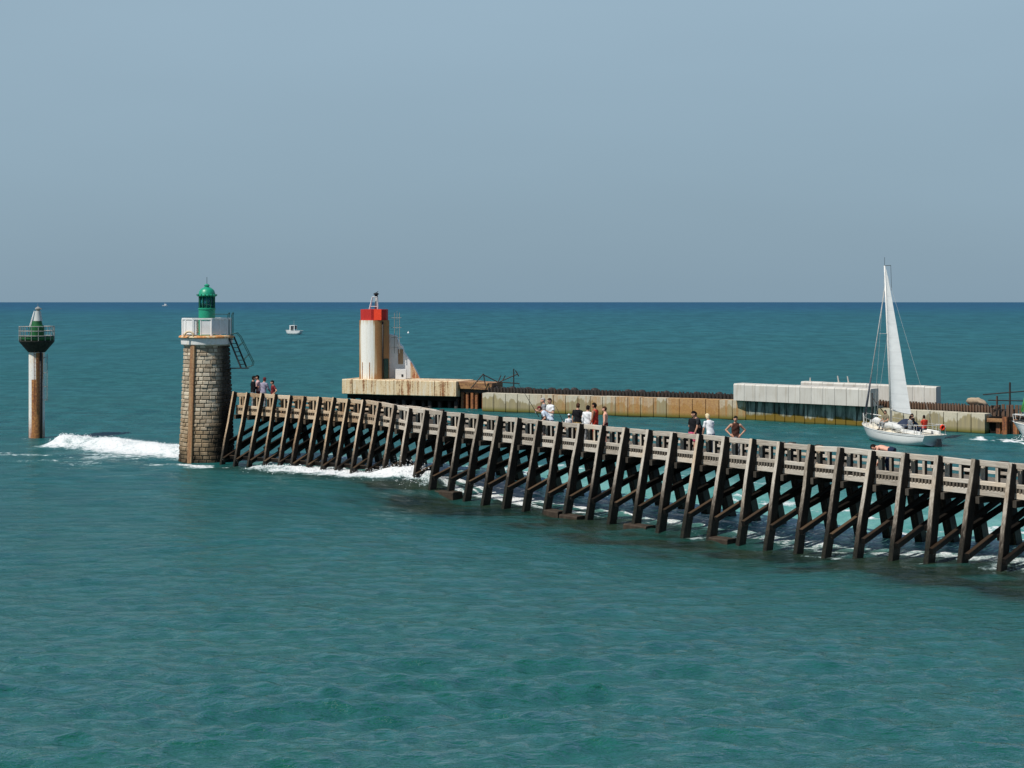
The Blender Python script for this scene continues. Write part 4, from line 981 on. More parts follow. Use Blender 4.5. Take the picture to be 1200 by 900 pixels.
def person(label, loc, face, top, bottom, hair, height=1.74, pose='stand', skin='skin', cap=None, sleeve='short', legs='long', lean=0.0, group=None, arms='down', z_up=0.0, turn=0.0):
    """one figure facing local +Y; 'face' is the heading of +Y in degrees from +X"""
    root = thing('person', label, 'person', (loc[0], loc[1], loc[2]), R(face - 90), group)
    s = height / 1.74; bones = []            # (name, p0, r0, p1, r1)
    hipz = .93; sit = pose in ('sit',)
    if sit: hipz = .42
    crouch = 0.0
    hip = V(0, -.12 * math.sin(lean) * 0, hipz)
    Rl = Matrix.Rotation(-lean, 3, 'X')
    def T(x, y, z): return hip + Rl @ V(x, y, z)          # torso frame from the hip
    sh = .50
    if pose == 'bend': hip = V(0, -.25, hipz - .02)
    mb = MB()
    # torso rings
    prof = [(-.10, .150, .100), (.0, .168, .112), (.10, .158, .105), (.22, .146, .098), (.34, .168, .112), (.44, .178, .110), (.50, .150, .088), (.55, .070, .060)]
    nr = 14; vs = []; fs = []
    for z, a, b in prof:
        for j in range(nr): th = 2 * math.pi * j / nr; vs.append(T(a * math.cos(th), b * math.sin(th), z))
    for k in range(len(prof) - 1):
        for j in range(nr): fs.append((k * nr + j, k * nr + (j + 1) % nr, (k + 1) * nr + (j + 1) % nr, (k + 1) * nr + j))
    fs.append(tuple(reversed(range(nr)))); fs.append(tuple(range((len(prof) - 1) * nr, len(prof) * nr))); mb.add(vs, fs)
    bones.append(('torso', T(0, 0, .08), T(0, 0, .50))); bones.append(('pelvis', T(-.1, 0, -.06), T(.1, 0, -.06)))
    # neck and head
    hd_l = lean * .55 if pose != 'bend' else lean * .95
    Rh = Matrix.Rotation(turn, 3, 'Z') @ Matrix.Rotation(-hd_l, 3, 'X')
    nk = T(0, .0, .52); hc = nk + Rl @ V(0, .015, .07) + Rh @ V(0, .03, .115)
    capsule(mb, nk, .058, hc - Rh @ V(0, .02, .05), .055)
    mb.sphere(hc, .1, 14, 10, (.78, .96, 1.18), Rh)
    mb.sphere(hc + Rh @ V(0, .040, -.062), .062, 10, 7, (.85, .85, .8), Rh)       # jaw
    mb.sphere(hc + Rh @ V(0, .104, -.018), .024, 8, 6, (.8, 1, 1.3), Rh)          # nose
    for sx in (-1, 1): mb.sphere(hc + Rh @ V(sx * .080, -.005, -.01), .028, 8, 6, (.5, .8, 1.2), Rh)
    bones.append(('neck', nk, hc - Rh @ V(0, .02, .05))); bones.append(('head', hc - Rh @ V(0, 0, .02), hc + Rh @ V(0, 0, .02)))
    # arms
    hands = []
    for sx in (-1, 1):
        S = T(sx * .185, 0, .455)
        if arms == 'down': E = S + V(sx * .06, -.01, -.29); W = E + V(sx * .0, .06, -.25)
        elif arms == 'akimbo': E = S + V(sx * .20, -.10, -.22); W = E + V(-sx * .16, .12, -.16)
        elif arms == 'rail': E = S + Rl @ V(sx * .06, .10, -.24); W = E + V(-sx * .04, .20, -.15)
        elif arms == 'hold': E = S + V(sx * .07, .03, -.28); W = E + V(-sx * .10, .23, .06)
        elif arms == 'cross': E = S + V(sx * .06, .03, -.28); W = E + V(-sx * .20, .17, .05)
        elif arms == 'hang': E = S + V(sx * .03, .06, -.29); W = E + V(-sx * .03, .10, -.24)
        elif arms == 'lap': E = S + V(sx * .05, .05, -.27); W = E + V(-sx * .06, .22, -.06)
        elif arms == 'mixed': 
            E = S + V(sx * .06, .02, -.28); W = E + (V(-.08, .20, .12) if sx > 0 else V(0, .08, -.24))
        capsule(mb, S, .056, E, .044); capsule(mb, E, .043, W, .030)
        dirn = (W - E).normalized(); H = W + dirn * .085
        capsule(mb, W, .030, H, .036)
        bones += [('upper_arm', S, E), ('forearm', E, W), ('hand', W, H + dirn * .08)]; hands.append((W, H, dirn, sx))
    # legs
    for sx in (-1, 1):
        hp = hip + V(sx * .095, 0, -.04) if not pose == 'bend' else hip + V(sx * .10, .0, -.04)
        if sit: K = hp + V(sx * .05, .42, .02); A = K + V(0, .06, -.36)
        elif pose == 'bend': K = V(sx * .11, -.10, .50); A = V(sx * .12, -.16, .085)
        elif pose == 'walk': K = V(sx * .10, .12 * sx, .49); A = V(sx * .10, .20 * sx - .05, .085)
        else: K = V(sx * .105, .02, .49); A = V(sx * .115, -.02, .085)
        capsule(mb, hp, .088, K, .060); capsule(mb, K, .058, A, .038)
        capsule(mb, A + V(0, -.02, -.035), .042, A + V(0, .15, -.045), .036)
        bones += [('thigh', hp, K), ('shin', K, A), ('foot', A + V(0, -.03, -.03), A + V(0, .15, -.045))]
    tmp = mb.build('person_tmp', None)
    md = tmp.modifiers.new('r', 'REMESH'); md.mode = 'VOXEL'; md.voxel_size = .017
    dg = bpy.context.evaluated_depsgraph_get(); ev = tmp.evaluated_get(dg); me = bpy.data.meshes.new_from_object(ev)
    tmp_me = tmp.data; bpy.data.objects.remove(tmp); bpy.data.meshes.remove(tmp_me)
    bm = bmesh.new(); bm.from_mesh(me); bmesh.ops.smooth_vert(bm, verts=bm.verts, factor=.5, use_axis_x=True, use_axis_y=True, use_axis_z=True)
    bm.verts.ensure_lookup_table(); bm.normal_update()
    co = np.array([v.co[:] for v in bm.verts]); no = np.array([v.normal[:] for v in bm.verts])
    best = np.full(len(co), 9e9); lab = np.zeros(len(co), int); tt = np.zeros(len(co)); names = [b[0] for b in bones]
    for i, (nm, a, b) in enumerate(bones):
        a = np.array(a); b = np.array(b); ab = b - a; L2 = max(1e-9, ab @ ab); t = np.clip(((co - a) @ ab) / L2, 0, 1)
        rb = {'torso': .10, 'pelvis': .10, 'thigh': .07, 'head': .09}.get(nm, .045)
        d = np.linalg.norm(co - (a + t[:, None] * ab), axis=1) - rb; m_ = d < best; best[m_] = d[m_]; lab[m_] = i; tt[m_] = t[m_]
    nm = np.array(names)[lab]; faces = [[v.index for v in f.verts] for f in bm.faces]; bm.free(); bpy.data.meshes.remove(me)
    body = MB(); body.add(co.tolist(), faces)
    for W, H, dn, sx in hands:                # five fingers per hand
        side = dn.cross(V(0, 1, 0)); side = side.normalized() if side.length > .2 else V(1, 0, 0); pal = dn.cross(side)
        for k, ln in enumerate((.072, .082, .076, .058)):
            b0 = H + side * (-.027 + .018 * k) + dn * .018; b1 = b0 + dn * ln * .55 + pal * .008; b2 = b1 + dn * ln * .4 + pal * .028
            body.tube([b0, b1, b2], .0088, 6, .007)
        b0 = W + dn * .035 + side * (-.030); body.tube([b0, b0 + dn * .035 - side * .022, b0 + dn * .068 - side * .024], .010, 6, .008)
    if s != 1: body.v = [tuple(c * s for c in v) for v in body.v]
    body.build('body', M[skin], root, smooth=True)
    def shell(name, mask, off, m, drop=None):
        keep = mask; mbs = MB(); idx = {}; fl = []; vs = []
        for f in faces:
            if sum(keep[i] for i in f) >= len(f) - 1:
                ff = []
                for i in f:
                    if i not in idx: idx[i] = len(vs); vs.append(((co[i] + no[i] * (off + .006 * math.sin(co[i][2] * 31 + co[i][0] * 23))) * s).tolist())
                    ff.append(idx[i])
                fl.append(tuple(ff))
        if fl: mbs.add(vs, fl).build(name, m, root, smooth=True)
    hl = np.array([(Rh.inverted() @ (V(*c) - hc))[:] for c in co])
    if top:
        mk = (nm == 'torso') | ((nm == 'pelvis') & (co[:, 2] > hipz - .02) if not pose == 'bend' else (nm == 'torso'))
        if sleeve == 'short': mk = mk | ((nm == 'upper_arm') & (tt < .62))
        elif sleeve == 'long': mk = mk | (nm == 'upper_arm') | (nm == 'forearm') & (tt < .93)
        else: mk = mk & (np.abs((co - np.array(T(0, 0, 0))) @ np.array((Rl @ V(1, 0, 0))[:])) < .155)
        mk = mk & ~((nm == 'torso') & (((co - np.array(T(0, 0, 0))) @ np.array((Rl @ V(0, 0, 1))[:])) > .535))
        shell('shirt', mk, .016, ck(top))
    mk = (nm == 'pelvis') | ((nm == 'torso') & (((co - np.array(T(0, 0, 0))) @ np.array((Rl @ V(0, 0, 1))[:])) < .10)) | (nm == 'thigh') & ((tt < .85) if legs == 'short' else (tt < 2))
    if legs == 'long': mk = mk | (nm == 'shin') & (tt < .92)
    shell('trousers', mk, .013, ck(bottom))
    shell('shoes', (nm == 'foot') | (nm == 'shin') & (tt > .97), .008, ck('charcoal' if bottom != 'charcoal' else 'black'))
    hm = ((nm == 'head') | (nm == 'neck')) & ((hl[:, 2] > .035) & (hl[:, 1] < .082) | (hl[:, 1] < -.018) & (hl[:, 2] > -.085) | (hl[:, 2] > .075))
    if cap:
        shell('hair', hm & (hl[:, 2] < .05), .010, ck(hair)); shell('cap', ((nm == 'head') & (hl[:, 2] > .042)), .020, ck(cap))
        br = MB(); br.sphere(hc * s + Rh @ V(0, .10, .052) * s, .085 * s, 12, 6, (.85, .9, .10), Rh); br.build('cap_brim', ck(cap), root, smooth=True)
    else: shell('hair', hm, .016, ck(hair))
    for sx in (-1, 1):
        eb = MB(); eb.sphere((hc + Rh @ V(sx * .031, .083, .012)) * s, .0095, 8, 5); eb.build('eye', M['eye'], root, smooth=True)
    return root

def on_deck(px, inside): p, z = deck_pt(px, inside); return (p[0], p[1], z)
PEOPLE = [
 # label, column, metres behind rail, kwargs
 ('person in black jacket and grey trousers, leftmost of four at the jetty end', 296.5, .75, dict(face=20, top='black', bottom='grey', hair='darkhair', sleeve='long', height=1.80, arms='cross')),
 ('person in pale pinkish top half hidden behind the black jacket', 302.5, 1.3, dict(face=190, top='pink', bottom='wine', hair='darkhair', height=1.82, arms='cross')),
 ('person in lavender grey top with reddish hair, third from the left at the jetty end', 308.5, 1.0, dict(face=60, top='lavender', bottom='grey', hair='redhair', sleeve='long', height=1.74, arms='rail', lean=.12)),
 ('dark haired person in wine top standing right of the trio at the jetty end', 320.0, 1.0, dict(face=205, top='wine', bottom='black', hair='darkhair', height=1.60, arms='akimbo')),
 ('bareheaded angler behind the bending man, holding the longer rod', 637.5, 1.75, dict(face=185, top='grey', bottom='charcoal', hair='greyhair', skin='skin_pink', arms='hold', height=1.78)),
 ('person in pale pink white shirt standing behind the bending angler', 645.0, 1.6, dict(face=215, top='white', bottom='jeans', hair='brownhair', arms='hold', height=1.80)),
 ('man in pale blue tee and wine red cap bending forward at the rail', 645.5, .75, dict(face=170, top='paleblue', bottom='black', hair='brownhair', cap='wine', arms='rail', lean=.80, height=1.72)),
 ('small child in white cap between the anglers and the man in black', 667.0, .9, dict(face=100, top='white', bottom='grey', hair='brownhair', cap='white', height=1.22)),
 ('man in black tee shirt and tan shorts with his back turned', 677.0, .8, dict(face=62, top='black', bottom='tan', hair='brownhair', height=1.74, legs='short', arms='down')),
 ('person in white shirt talking beside the man in red', 688.5, .75, dict(face=55, top='white', bottom='grey', hair='darkhair', height=1.68, sleeve='long', arms='down')),
 ('tanned person in red tank top and red shorts', 697.5, .95, dict(face=150, top='red', bottom='red', hair='darkhair', height=1.80, sleeve='none', legs='short', skin='skin_tan', arms='mixed')),
 ('shirtless young man in dark red shorts, rightmost of the middle group', 709.5, .9, dict(face=165, top=None, bottom='wine', hair='brownhair', height=1.68, legs='short', skin='skin_pink', arms='down')),
 ('person in black shirt and rose pink shorts, leftmost of the leaning trio', 811.5, .95, dict(face=50, top='black', bottom='rosy', hair='brownhair', height=1.74, arms='rail', lean=.22, legs='short')),
 ('person in charcoal tee shirt bending between the black shirt and the white tee', 820.5, 1.3, dict(face=195, top='charcoal', bottom='charcoal', hair='darkhair', height=1.80, arms='hang', lean=.35)),
 ('blonde person in white tee shirt leaning left beside the rail', 833.0, .8, dict(face=120, top='white', bottom='jeans', hair='blonde', height=1.74, arms='hang', lean=.28)),
 ('woman in dark brown top and grey trousers standing alone, hand on hip', 862.0, .9, dict(face=262, top='brown', bottom='grey', hair='darkhair', height=1.70, sleeve='none', arms='akimbo')),
 ('shirtless person in dark trousers bending far forward behind the rail by the sailing yacht', 1037.5, .8, dict(face=142, top=None, bottom='navy', hair='darkhair', height=1.74, pose='bend', lean=1.42, arms='hang', skin='skin_pink')),
]
for (lab, px_, ins, kw) in PEOPLE:
    kw['height'] *= 1.05; person(lab, on_deck(px_, ins), group='people on the jetty', **kw)

# fishing rods
def rod(label, h, tip):
    t = thing('fishing_rod', label, 'fishing rod', h, 0, 'fishing rods on the jetty'); tip = V(*tip) - V(*h)
    mb = MB(); mb.tube([tip * -.06, tip * .18], .022, 6, .018); mb.build('grip', M['black_metal'], t)
    mb = MB(); mb.tube([tip * .18, tip * .5, tip * .8 + V(0, 0, -.02), tip + V(0, 0, -.08)], .016, 6, .006); mb.build('blank', M['black_metal'], t)
    mb = MB(); mb.lathe([(.0, -.04), (.035, -.035), (.035, .035), (0, .04)], 10); o = mb.build('reel', M['grey_metal'], t); o.location = tip * .1 + V(0, 0, -.04)
p5 = on_deck(637.5, 1.75); rod('long dark fishing rod held up to the left by the bareheaded angler', (p5[0] - .30, p5[1] - .05, p5[2] + 1.05), (p5[0] - 1.32, p5[1] + .1, p5[2] + 2.72))
p6 = on_deck(645, 1.6); rod('thin fishing rod leaning back to the right of the person in the pink white shirt', (p6[0] + .62, p6[1] - .3, p6[2] + .75), (p6[0] + .22, p6[1] - .1, p6[2] + 1.62))

# ------------------------------------------------------------------ boats
def loft_hull(root, L, B, sheer_b, sheer_s, draft, rake=.9, tw_=.62):
    """bow at +Y*L, stern at y = 0, waterline z = 0"""
    ns = 22; secs = []
    for i in range(ns + 1):
        t = i / ns                                  # 0 stern .. 1 bow
        b = B / 2 * (tw_ + (1 - tw_) * math.sin(min(1, t / .5) * math.pi / 2)) if t < .5 else B / 2 * max(0.0, 1 - ((t - .5) / .5) ** 2.2) ** .85
        zs = sheer_s + (sheer_b - sheer_s) * t ** 1.8 - .06 * math.sin(t * math.pi)
        dr = draft * (math.sin(min(1, t * 1.05 + .12) * math.pi)) + .02
        ov = -.14 + .15 * math.sin(min(1, t / .22) * math.pi / 2)            # stern overhang lifts the keel line
        rows = []
        for (fx, fz) in ((1, 1), (.995, .72), (.975, .42), (.92, .12), (.66, -.35), (.30, -.8), (0, -1)):
            z = zs * fz if fz > 0 else dr * fz
            if t < .22: z = z + (1 - t / .22) * .22 * (1 - max(0, fz)); 
            fl = 1 - .35 * (t ** 3) * (1 - max(0, fz))
            y = L * t - rake * (t ** 6) * (1 - max(fz, -.3)) * .9 + (.35 * (1 - max(0, fz)) * (1 - t) ** 8)
            rows.append((b * fx * fl, y, z))
        secs.append(rows)
    vs = []; fs = []; m = len(secs[0])
    for sgn in (1, -1):
        o = len(vs)
        for r_ in secs: vs += [(x * sgn, y, z) for x, y, z in r_]
        for i in range(ns):
            for j in range(m - 1): fs.append((o + i * m + j, o + (i + 1) * m + j, o + (i + 1) * m + j + 1, o + i * m + j + 1))
    n = (ns + 1) * m
    for j in range(m - 1): fs.append((j, j + 1, n + j + 1, n + j))
    mb = MB(); mb.add(vs, fs); mb.build('hull', M['boat_white'], root, auto=50)
    mb = MB(); fs = []; vs = []
    for r_ in secs: x, y, z = r_[0]; vs += [(x * .985, y, z - .02), (-x * .985, y, z - .02)]
    for i in range(ns): fs.append((2 * i, 2 * i + 1, 2 * i + 3, 2 * i + 2))
    mb.add(vs, fs); mb.build('deck', M['boat_cream'], root)
    mb = MB()
    for sgn in (1, -1): mb.tube([(r_[0][0] * sgn, r_[0][1], r_[0][2] + .01) for r_ in secs], .022, 6)
    mb.build('toe_rail', M['boat_white'], root)
    mb = MB()
    for sgn in (1, -1): mb.tube([((r_[1][0] + .006) * sgn, r_[1][1], r_[0][2] * .86) for r_ in secs], .014, 6)
    mb.build('stripe', M['boat_line'], root)
    return secs

hd = math.atan2(.92, -.40)
yt = thing('sailing_yacht', 'white sailing yacht under tall white mainsail with crew aboard in the channel', 'sailing yacht', (26.4, 95.75, 0), hd - math.pi / 2)
LOA = 7.4; BM = 2.7
secs = loft_hull(yt, LOA, BM, 1.00, .74, .45)
mb = MB(); pf = [(2.7, .62, .98), (3.1, .66, 1.16), (4.9, .60, 1.22), (5.9, .42, 1.10), (6.3, .30, .98)]
vs = []; fs = []
for y, wd, zt in pf:
    for x, z in ((-wd - .08, .70), (-wd, zt - .05), (-wd * .8, zt), (wd * .8, zt), (wd, zt - .05), (wd + .08, .70)): vs.append((x, y, z))
for i in range(len(pf) - 1):
    for j in range(5): fs.append((i * 6 + j, i * 6 + j + 1, (i + 1) * 6 + j + 1, (i + 1) * 6 + j))
fs += [tuple(range(6)), tuple(reversed(range(24, 30)))]; mb.add(vs, fs); mb.build('cabin', M['boat_cream'], yt, auto=30)
for sgn in (1, -1):
    mb = MB(); mb.beam((sgn * .70, 3.3, 1.0), (sgn * .60, 5.1, 1.03), .03, .14, (1, 0, 0)); mb.build('cabin_window', M['boat_line'], yt)
mb = MB(); mb.box((0, 4.9, 1.25), (.5, .5, .06)); mb.build('hatch', M['boat_white'], yt)
# cockpit coaming, spray hood, folded sail bags
for sgn in (1, -1):
    mb = MB(); mb.beam((sgn * .72, .5, .82), (sgn * .80, 2.8, .90), .16, .24, (1, 0, 0), 1, 0, 1, .03); mb.build('coaming', M['boat_white'], yt)
mb = MB(); vs = []; fs = []
for i, (y, z) in enumerate(((2.35, 1.12), (2.5, 1.50), (2.9, 1.58), (3.4, 1.25))):
    for j in range(7):
        th = math.pi * j / 6; vs.append((-.72 * math.cos(th), y, .85 + (z - .85) * math.sin(th) ** .6))
for i in range(3):
    for j in range(6): fs.append((i * 7 + j, i * 7 + j + 1, (i + 1) * 7 + j + 1, (i + 1) * 7 + j))
mb.add(vs, fs); mb.build('spray_hood', M['navy'], yt, smooth=True)
def bag(name, pts, r, m):
    mb = MB(); mb.tube(pts, r, 10); o = mb.build(name, m, yt, smooth=True); return o
bag('folded_sail', [(-.5, 5.0, 1.22), (-.35, 5.5, 1.30), (-.1, 6.0, 1.18), (.1, 6.5, 1.10)], .22, M['sail'])
bag('folded_sail', [(-.85, 2.3, .98), (-.8, 2.9, 1.12), (-.7, 3.6, 1.15), (-.7, 4.2, 1.02)], .19, M['sail'])
# mast, boom, mainsail with a slight heel
MY = 4.4; heel = math.tan(R(3.0)); mz0, mz1 = 1.2, 11.4
mp_ = lambda z: V(-heel * (z - mz0), MY - .0 * (z - mz0), z)
mb = MB(); mb.tube([mp_(mz0), mp_(6), mp_(mz1)], .075, 10, .055); mb.build('mast', M['alu'], yt, smooth=True)
mb = MB(); mb.tube([mp_(mz1) , mp_(mz1) + V(0, 0, .55)], .012, 6); mb.tube([mp_(mz1), mp_(mz1) + V(.18, -.4, .02)], .02, 6); mb.tube([mp_(mz1) + V(.18, -.4, .02), mp_(mz1 - 1.6) + V(.20, -.35, 0)], .012, 6); mb.build('masthead_gear', M['black_metal'], yt)
mb = MB(); bz = 2.05; mb.tube([mp_(bz) + V(0, -.08, 0), mp_(bz) + V(.12, -2.05, -.16)], .06, 8); mb.build('boom', M['alu'], yt, smooth=True)
mb = MB(); nu, nv = 12, 26; vs = []; fs = []
for i in range(nv + 1):
    f = i / nv; z = bz + .12 + (11.15 - bz - .12) * f; lf = mp_(z) + V(0, -.09, 0)
    ch = 1.8 * (1 - f) ** .93 + .07
    for j in range(nu + 1):
        c = j / nu; vs.append(lf + V(.10 * c * (1 - f) - .30 * math.sin(c * math.pi) * (1 - f) ** .4 * min(1, ch / 1.2), -ch * c, -.30 * c * (1 - f) * (1 - f)))
for i in range(nv):
    for j in range(nu): a = i * (nu + 1) + j; fs.append((a, a + 1, a + nu + 2, a + nu + 1))
mb.add(vs, fs); mb.build('mainsail', M['sail'], yt, smooth=True)
bowp = V(0, LOA - .08, 1.05)
mb = MB(); top = mp_(10.2); 
mb.tube([bowp, bowp + (top - bowp) * .5, top], .035, 6); mb.build('furled_jib', M['wire'], yt, smooth=True)
mb = MB(); a = bowp + (top - bowp) * .06; b = bowp + (top - bowp) * .33; mb.tube([a, (a + b) / 2 + V(.01, 0, 0), b], .085, 8, .05); mb.build('jib_bundle', M['grey_canvas'], yt, smooth=True)
mb = MB()
for a, b in ((mp_(11.4), V(0, .05, .85)), (mp_(7.0), V(1.25, 4.5, .85)), (mp_(7.0), V(-1.25, 4.5, .85)), (mp_(11.2), V(1.28, 4.6, .85)), (mp_(11.2), V(-1.28, 4.6, .85))): mb.tube([a, b], .0075, 5)
mb.build('rigging', M['wire'], yt)
mb = MB(); mb.beam(mp_(7.0) + V(-.6, 0, 0), mp_(7.0) + V(.6, 0, 0), .06, .03, (0, 1, 0)); mb.build('spreader', M['alu'], yt)
mb = MB(); mb.tube([(-.25, 6.1, 1.0), (-.25, 6.1, 3.05)], .06, 8); mb.tube([(-.25, 6.0, 2.7), (-.05, 4.85, 1.6)], .035, 6); mb.build('spinnaker_pole', M['black_metal'], yt, smooth=True)
mb = MB()
for sgn in (1, -1):
    pts = [(sgn * (r_[0][0] - .06), r_[0][1], r_[0][2]) for r_ in secs]
    for zz in (.30, .58): mb.tube([(x, y, z + zz) for x, y, z in pts[2:20]], .011, 5)
    for k in (2, 5, 8, 11, 14, 17, 19): x, y, z = pts[k]; mb.tube([(x, y, z), (x, y, z + .60)], .015, 6)
mb.build('lifelines', M['wire'], yt)
mb = MB(); x, y, z = secs[19][0]
mb.tube([(x - .05, y, z + .6), (.12, LOA - .15, z + .72), (-.12, LOA - .15, z + .72), (-x + .05, y, z + .6)], .022, 6)
for xx in (.12, -.12): mb.tube([(xx, LOA - .2, z + .05), (xx, LOA - .15, z + .72)], .02, 6)
mb.build('pulpit', M['alu'], yt)
mb = MB(); x, y, z = secs[1][0]
mb.tube([(x - .05, 1.0, z + .6), (x - .05, .12, z + .62), (-x + .05, .12, z + .62), (-x + .05, 1.0, z + .6)], .020, 6)
for xx, yy in ((x - .05, .12), (-x + .05, .12), (x - .05, 1.0), (-x + .05, 1.0)): mb.tube([(xx, yy, z), (xx, yy, z + .62)], .018, 6)
mb.build('pushpit', M['alu'], yt)
mb = MB(); mb.box((.30, .06, .12), (.40, .10, .34)); mb.beam((.3, -.03, -.5), (.3, .02, .5), .30, .05, (1, 0, 0)); mb.build('rudder', M['antifoul'], yt)
mb = MB(); mb.tube([(.35, .1, .8), (.35, .1, 2.1)], .014, 6); mb.build('flag_staff', M['wire'], yt)
mb = MB(); mb.lathe([(.10, -.04), (.17, -.05), (.19, 0), (.17, .05), (.10, .04), (.10, -.04)], 16); o = mb.build('lifebuoy', M['red_bright'], yt, smooth=True); o.location = (.62, .10, 1.2); o.rotation_euler = (R(90), 0, 0)
Myt = yt.matrix_basis
def on_boat(x, y, z): return tuple(Myt @ V(x, y, z))
BF = math.degrees(hd)
CREW = [('crew member in grey green top sitting on the yacht cabin beside the mast', (-.55, 4.25, .83), dict(face=BF + 100, top='khaki', bottom='grey', hair='darkhair')),
        ('crew member in black crouched by the spray hood of the yacht', (.1, 2.35, .72), dict(face=BF + 60, top='black', bottom='black', hair='darkhair')),
        ('crew member in blue grey jacket sitting in the yacht cockpit', (-.58, 1.75, .66), dict(face=BF - 100, top='grey', bottom='navy', hair='darkhair', sleeve='long')),
        ('crew member in bright red top steering at the yacht stern', (-.10, .95, .72), dict(face=BF, top='red', bottom='navy', hair='darkhair'))]
for lab, l_, kw in CREW: person(lab, on_boat(*l_), pose='sit', arms='lap', height=1.70, group='crew of the white yacht', **kw)

# second yacht entering at the right edge
hd2 = math.atan2(.80, -.58)
y2 = thing('sailing_yacht', 'white yacht with furled green foresail cut off by the right edge', 'sailing yacht', (38.55, 93.75, 0), hd2 - math.pi / 2)
L2 = 9.4; s2_ = loft_hull(y2, L2, 3.0, 1.18, .95, .5, 1.1)
mb = MB(); vs = []; fs = []
for y, wd, zt in ((2.6, .8, 1.25), (3.2, .8, 1.5), (5.6, .7, 1.5), (6.9, .42, 1.25)):
    for x, z in ((-wd - .08, .9), (-wd, zt - .05), (-wd * .8, zt), (wd * .8, zt), (wd, zt - .05), (wd + .08, .9)): vs.append((x, y, z))
for i in range(3):
    for j in range(5): fs.append((i * 6 + j, i * 6 + j + 1, (i + 1) * 6 + j + 1, (i + 1) * 6 + j))
fs += [tuple(range(6)), tuple(reversed(range(18, 24)))]; mb.add(vs, fs); mb.build('cabin', M['boat_cream'], y2, auto=30)
mb = MB(); mb.tube([(0, 5.3, 1.5), (0, 5.3, 13)], .09, 8, .06); mb.build('mast', M['alu'], y2, smooth=True)
b2 = V(0, L2 - .55, 1.3); t2 = V(0, 5.4, 12.6); mb = MB(); mb.tube([b2, t2], .02, 6); mb.build('forestay', M['wire'], y2)
mb = MB(); n = 9; pts = [b2 + (t2 - b2) * (.05 + .82 * k / n) for k in range(n + 1)]; mb.tube(pts, .10, 10, .05); mb.build('furled_foresail', M['green_sail'], y2, smooth=True)
mb = MB(); x, y, z = s2_[19][0]
mb.tube([(x - .05, y - .3, z + .55), (.12, L2 - .1, z + .55), (-.12, L2 - .1, z + .55), (-x + .05, y - .3, z + .55)], .022, 6)
for xx in (.12, -.12): mb.tube([(xx, L2 - .2, z + .05), (xx, L2 - .1, z + .55)], .02, 6)
mb.tube([(x - .05, y - .3, z), (x - .05, y - .3, z + .55)], .02, 6); mb.tube([(-x + .05, y - .3, z), (-x + .05, y - .3, z + .55)], .02, 6); mb.build('pulpit', M['alu'], y2)
mb = MB(); mb.box((0, L2 - .75, 1.25), (.35, .5, .12)); mb.tube([(0, L2 - .9, 1.27), (0, L2 + .1, 1.2)], .05, 6); mb.build('anchor_gear', M['black_metal'], y2)
bp_ = Myt; Mb2 = y2.matrix_basis
n_ = 500; tq_ = rng.uniform(0, 1, n_); lp = np.array([tuple(Mb2 @ V(-.35 - .9 * t + random.gauss(0, .25), L2 - 1.1 - 2.2 * t + random.gauss(0, .3), abs(random.gauss(.12, .16)))) for t in tq_])
froth('bow_froth', 'white bow wave froth under the yacht cut off by the right edge', lp, rng.uniform(.008, .032, n_))

# small motorboat far out
mo = thing('motor_boat', 'small white motorboat with wheelhouse far out beyond the lighthouse', 'motor boat', (-59.6, 420, 0), math.atan2(.05, .999) - math.pi / 2 + math.pi * 0)
loft_hull(mo, 4.6, 1.9, 1.05, .95, .3, .5, .85)
mo.matrix_basis = Matrix.Translation((-57.4, 419, .05)) @ Matrix.Rotation(R(157) - math.pi / 2, 4, 'Z') @ Matrix.Scale(1.1, 4)
mb = MB(); mb.box((0, 2.35, 2.18), (1.35, 1.5, .14)); mb.build('wheelhouse_roof', M['boat_white'], mo)
mb = MB()
for xx in (-.6, .6):
    mb.beam((xx, 1.75, .9), (xx, 1.75, 2.12), .12, .16, (1, 0, 0)); mb.beam((xx, 2.95, .9), (xx, 2.9, 2.12), .12, .3, (1, 0, 0))
mb.box((0, 2.9, 1.25), (1.2, .12, .8)); mb.build('wheelhouse', M['boat_white'], mo)
mb = MB(); mb.box((0, 2.35, 1.68), (1.1, 1.05, .75)); mb.build('wheelhouse_window', M['boat_line'], mo)
mb = MB(); mb.tube([(.2, 2.3, 2.2), (.2, 2.3, 3.4)], .03, 6); mb.build('aerial', M['wire'], mo)
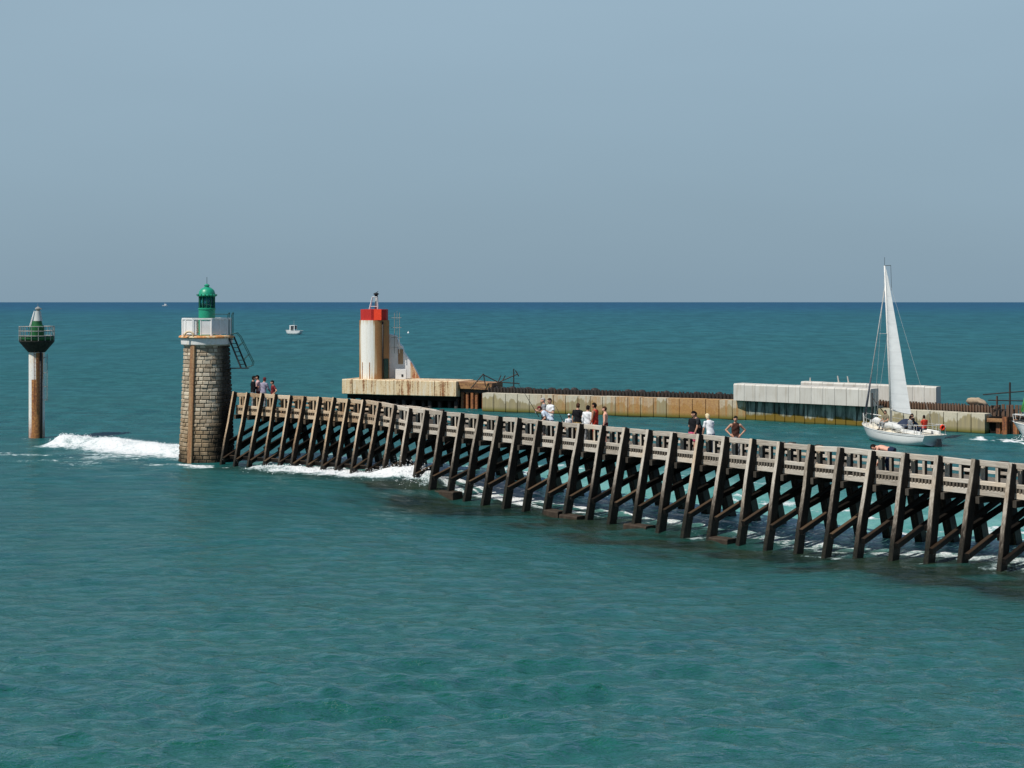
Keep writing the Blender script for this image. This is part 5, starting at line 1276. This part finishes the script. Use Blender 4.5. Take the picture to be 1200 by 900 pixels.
# tiny white boat at the horizon
fb = thing('distant_boat', 'tiny white boat near the horizon left of the lighthouse lantern', 'boat', (-622, 2730, 0), R(-80))
loft_hull(fb, 11, 3.6, 2.2, 1.8, .6, 1.0, .85)
mb = MB(); mb.box((0, 5.6, 3.2), (2.4, 4.0, 2.4)); mb.build('cabin', M['boat_white'], fb)
mb = MB(); mb.tube([(0, 5.0, 4.3), (0, 5.0, 7.5)], .12, 6); mb.build('mast', M['wire'], fb)
# white gull-sized float on the open water
bu = thing('mooring_buoy', 'tiny white buoy floating on the open sea right of the red topped tower', 'buoy', (-29.5, 437, 0))
mb = MB(); mb.lathe([(0, -.3), (.25, -.2), (.30, .1), (.2, .3), (.08, .4), (.06, .55), (0, .56)], 16); mb.build('float', M['boat_white'], bu, smooth=True)
mb = MB(); mb.tube([(0, 0, .5), (0, 0, .8)], .03, 6); mb.build('top_mark', M['wire'], bu)

# sub-parts: pieces of a part go under that part (thing > part > sub-part)
def kid(root, name): return [c for c in root.children if c.name.split('.')[0] == name]
def under(root, part, *subs):
    ps = kid(root, part)
    if not ps: return
    for sname in subs:
        for c in kid(root, sname):
            best = ps[0]
            if len(ps) > 1:
                cc = sum((V(*b) for b in c.bound_box), V(0, 0, 0)) / 8
                best = min(ps, key=lambda q: (sum((V(*b) for b in q.bound_box), V(0, 0, 0)) / 8 - cc).length)
            mpi = c.matrix_parent_inverse.copy(); c.parent = best
            if root is jetty: c.matrix_parent_inverse = Matrix.Identity(4)
under(lh, 'dome', 'eaves_studs', 'lightning_rod'); under(lh, 'lantern_glazing', 'glazing_bar'); under(lh, 'stair', 'stair_rail', 'landing')
under(lh, 'parapet_panel', 'panel_rib'); under(bc, 'ladder', 'ladder_guard'); under(tw, 'white_box', 'box_vent'); under(tw, 'lantern_frame', 'lamp', 'lantern_mast')
under(tw, 'buttress', 'rust_plate', 'stained_panel'); under(yt, 'cabin', 'cabin_window', 'hatch'); under(yt, 'mast', 'spreader', 'masthead_gear'); under(yt, 'hull', 'stripe', 'toe_rail')
under(mo, 'wheelhouse', 'wheelhouse_window', 'wheelhouse_roof', 'aerial'); under(jetty, 'fascia', 'joist_ends')
for o in list(bpy.data.objects):
    if o.name.split('.')[0] == 'person' and o.parent is None: under(o, 'body', 'eye'); under(o, 'cap', 'cap_brim')
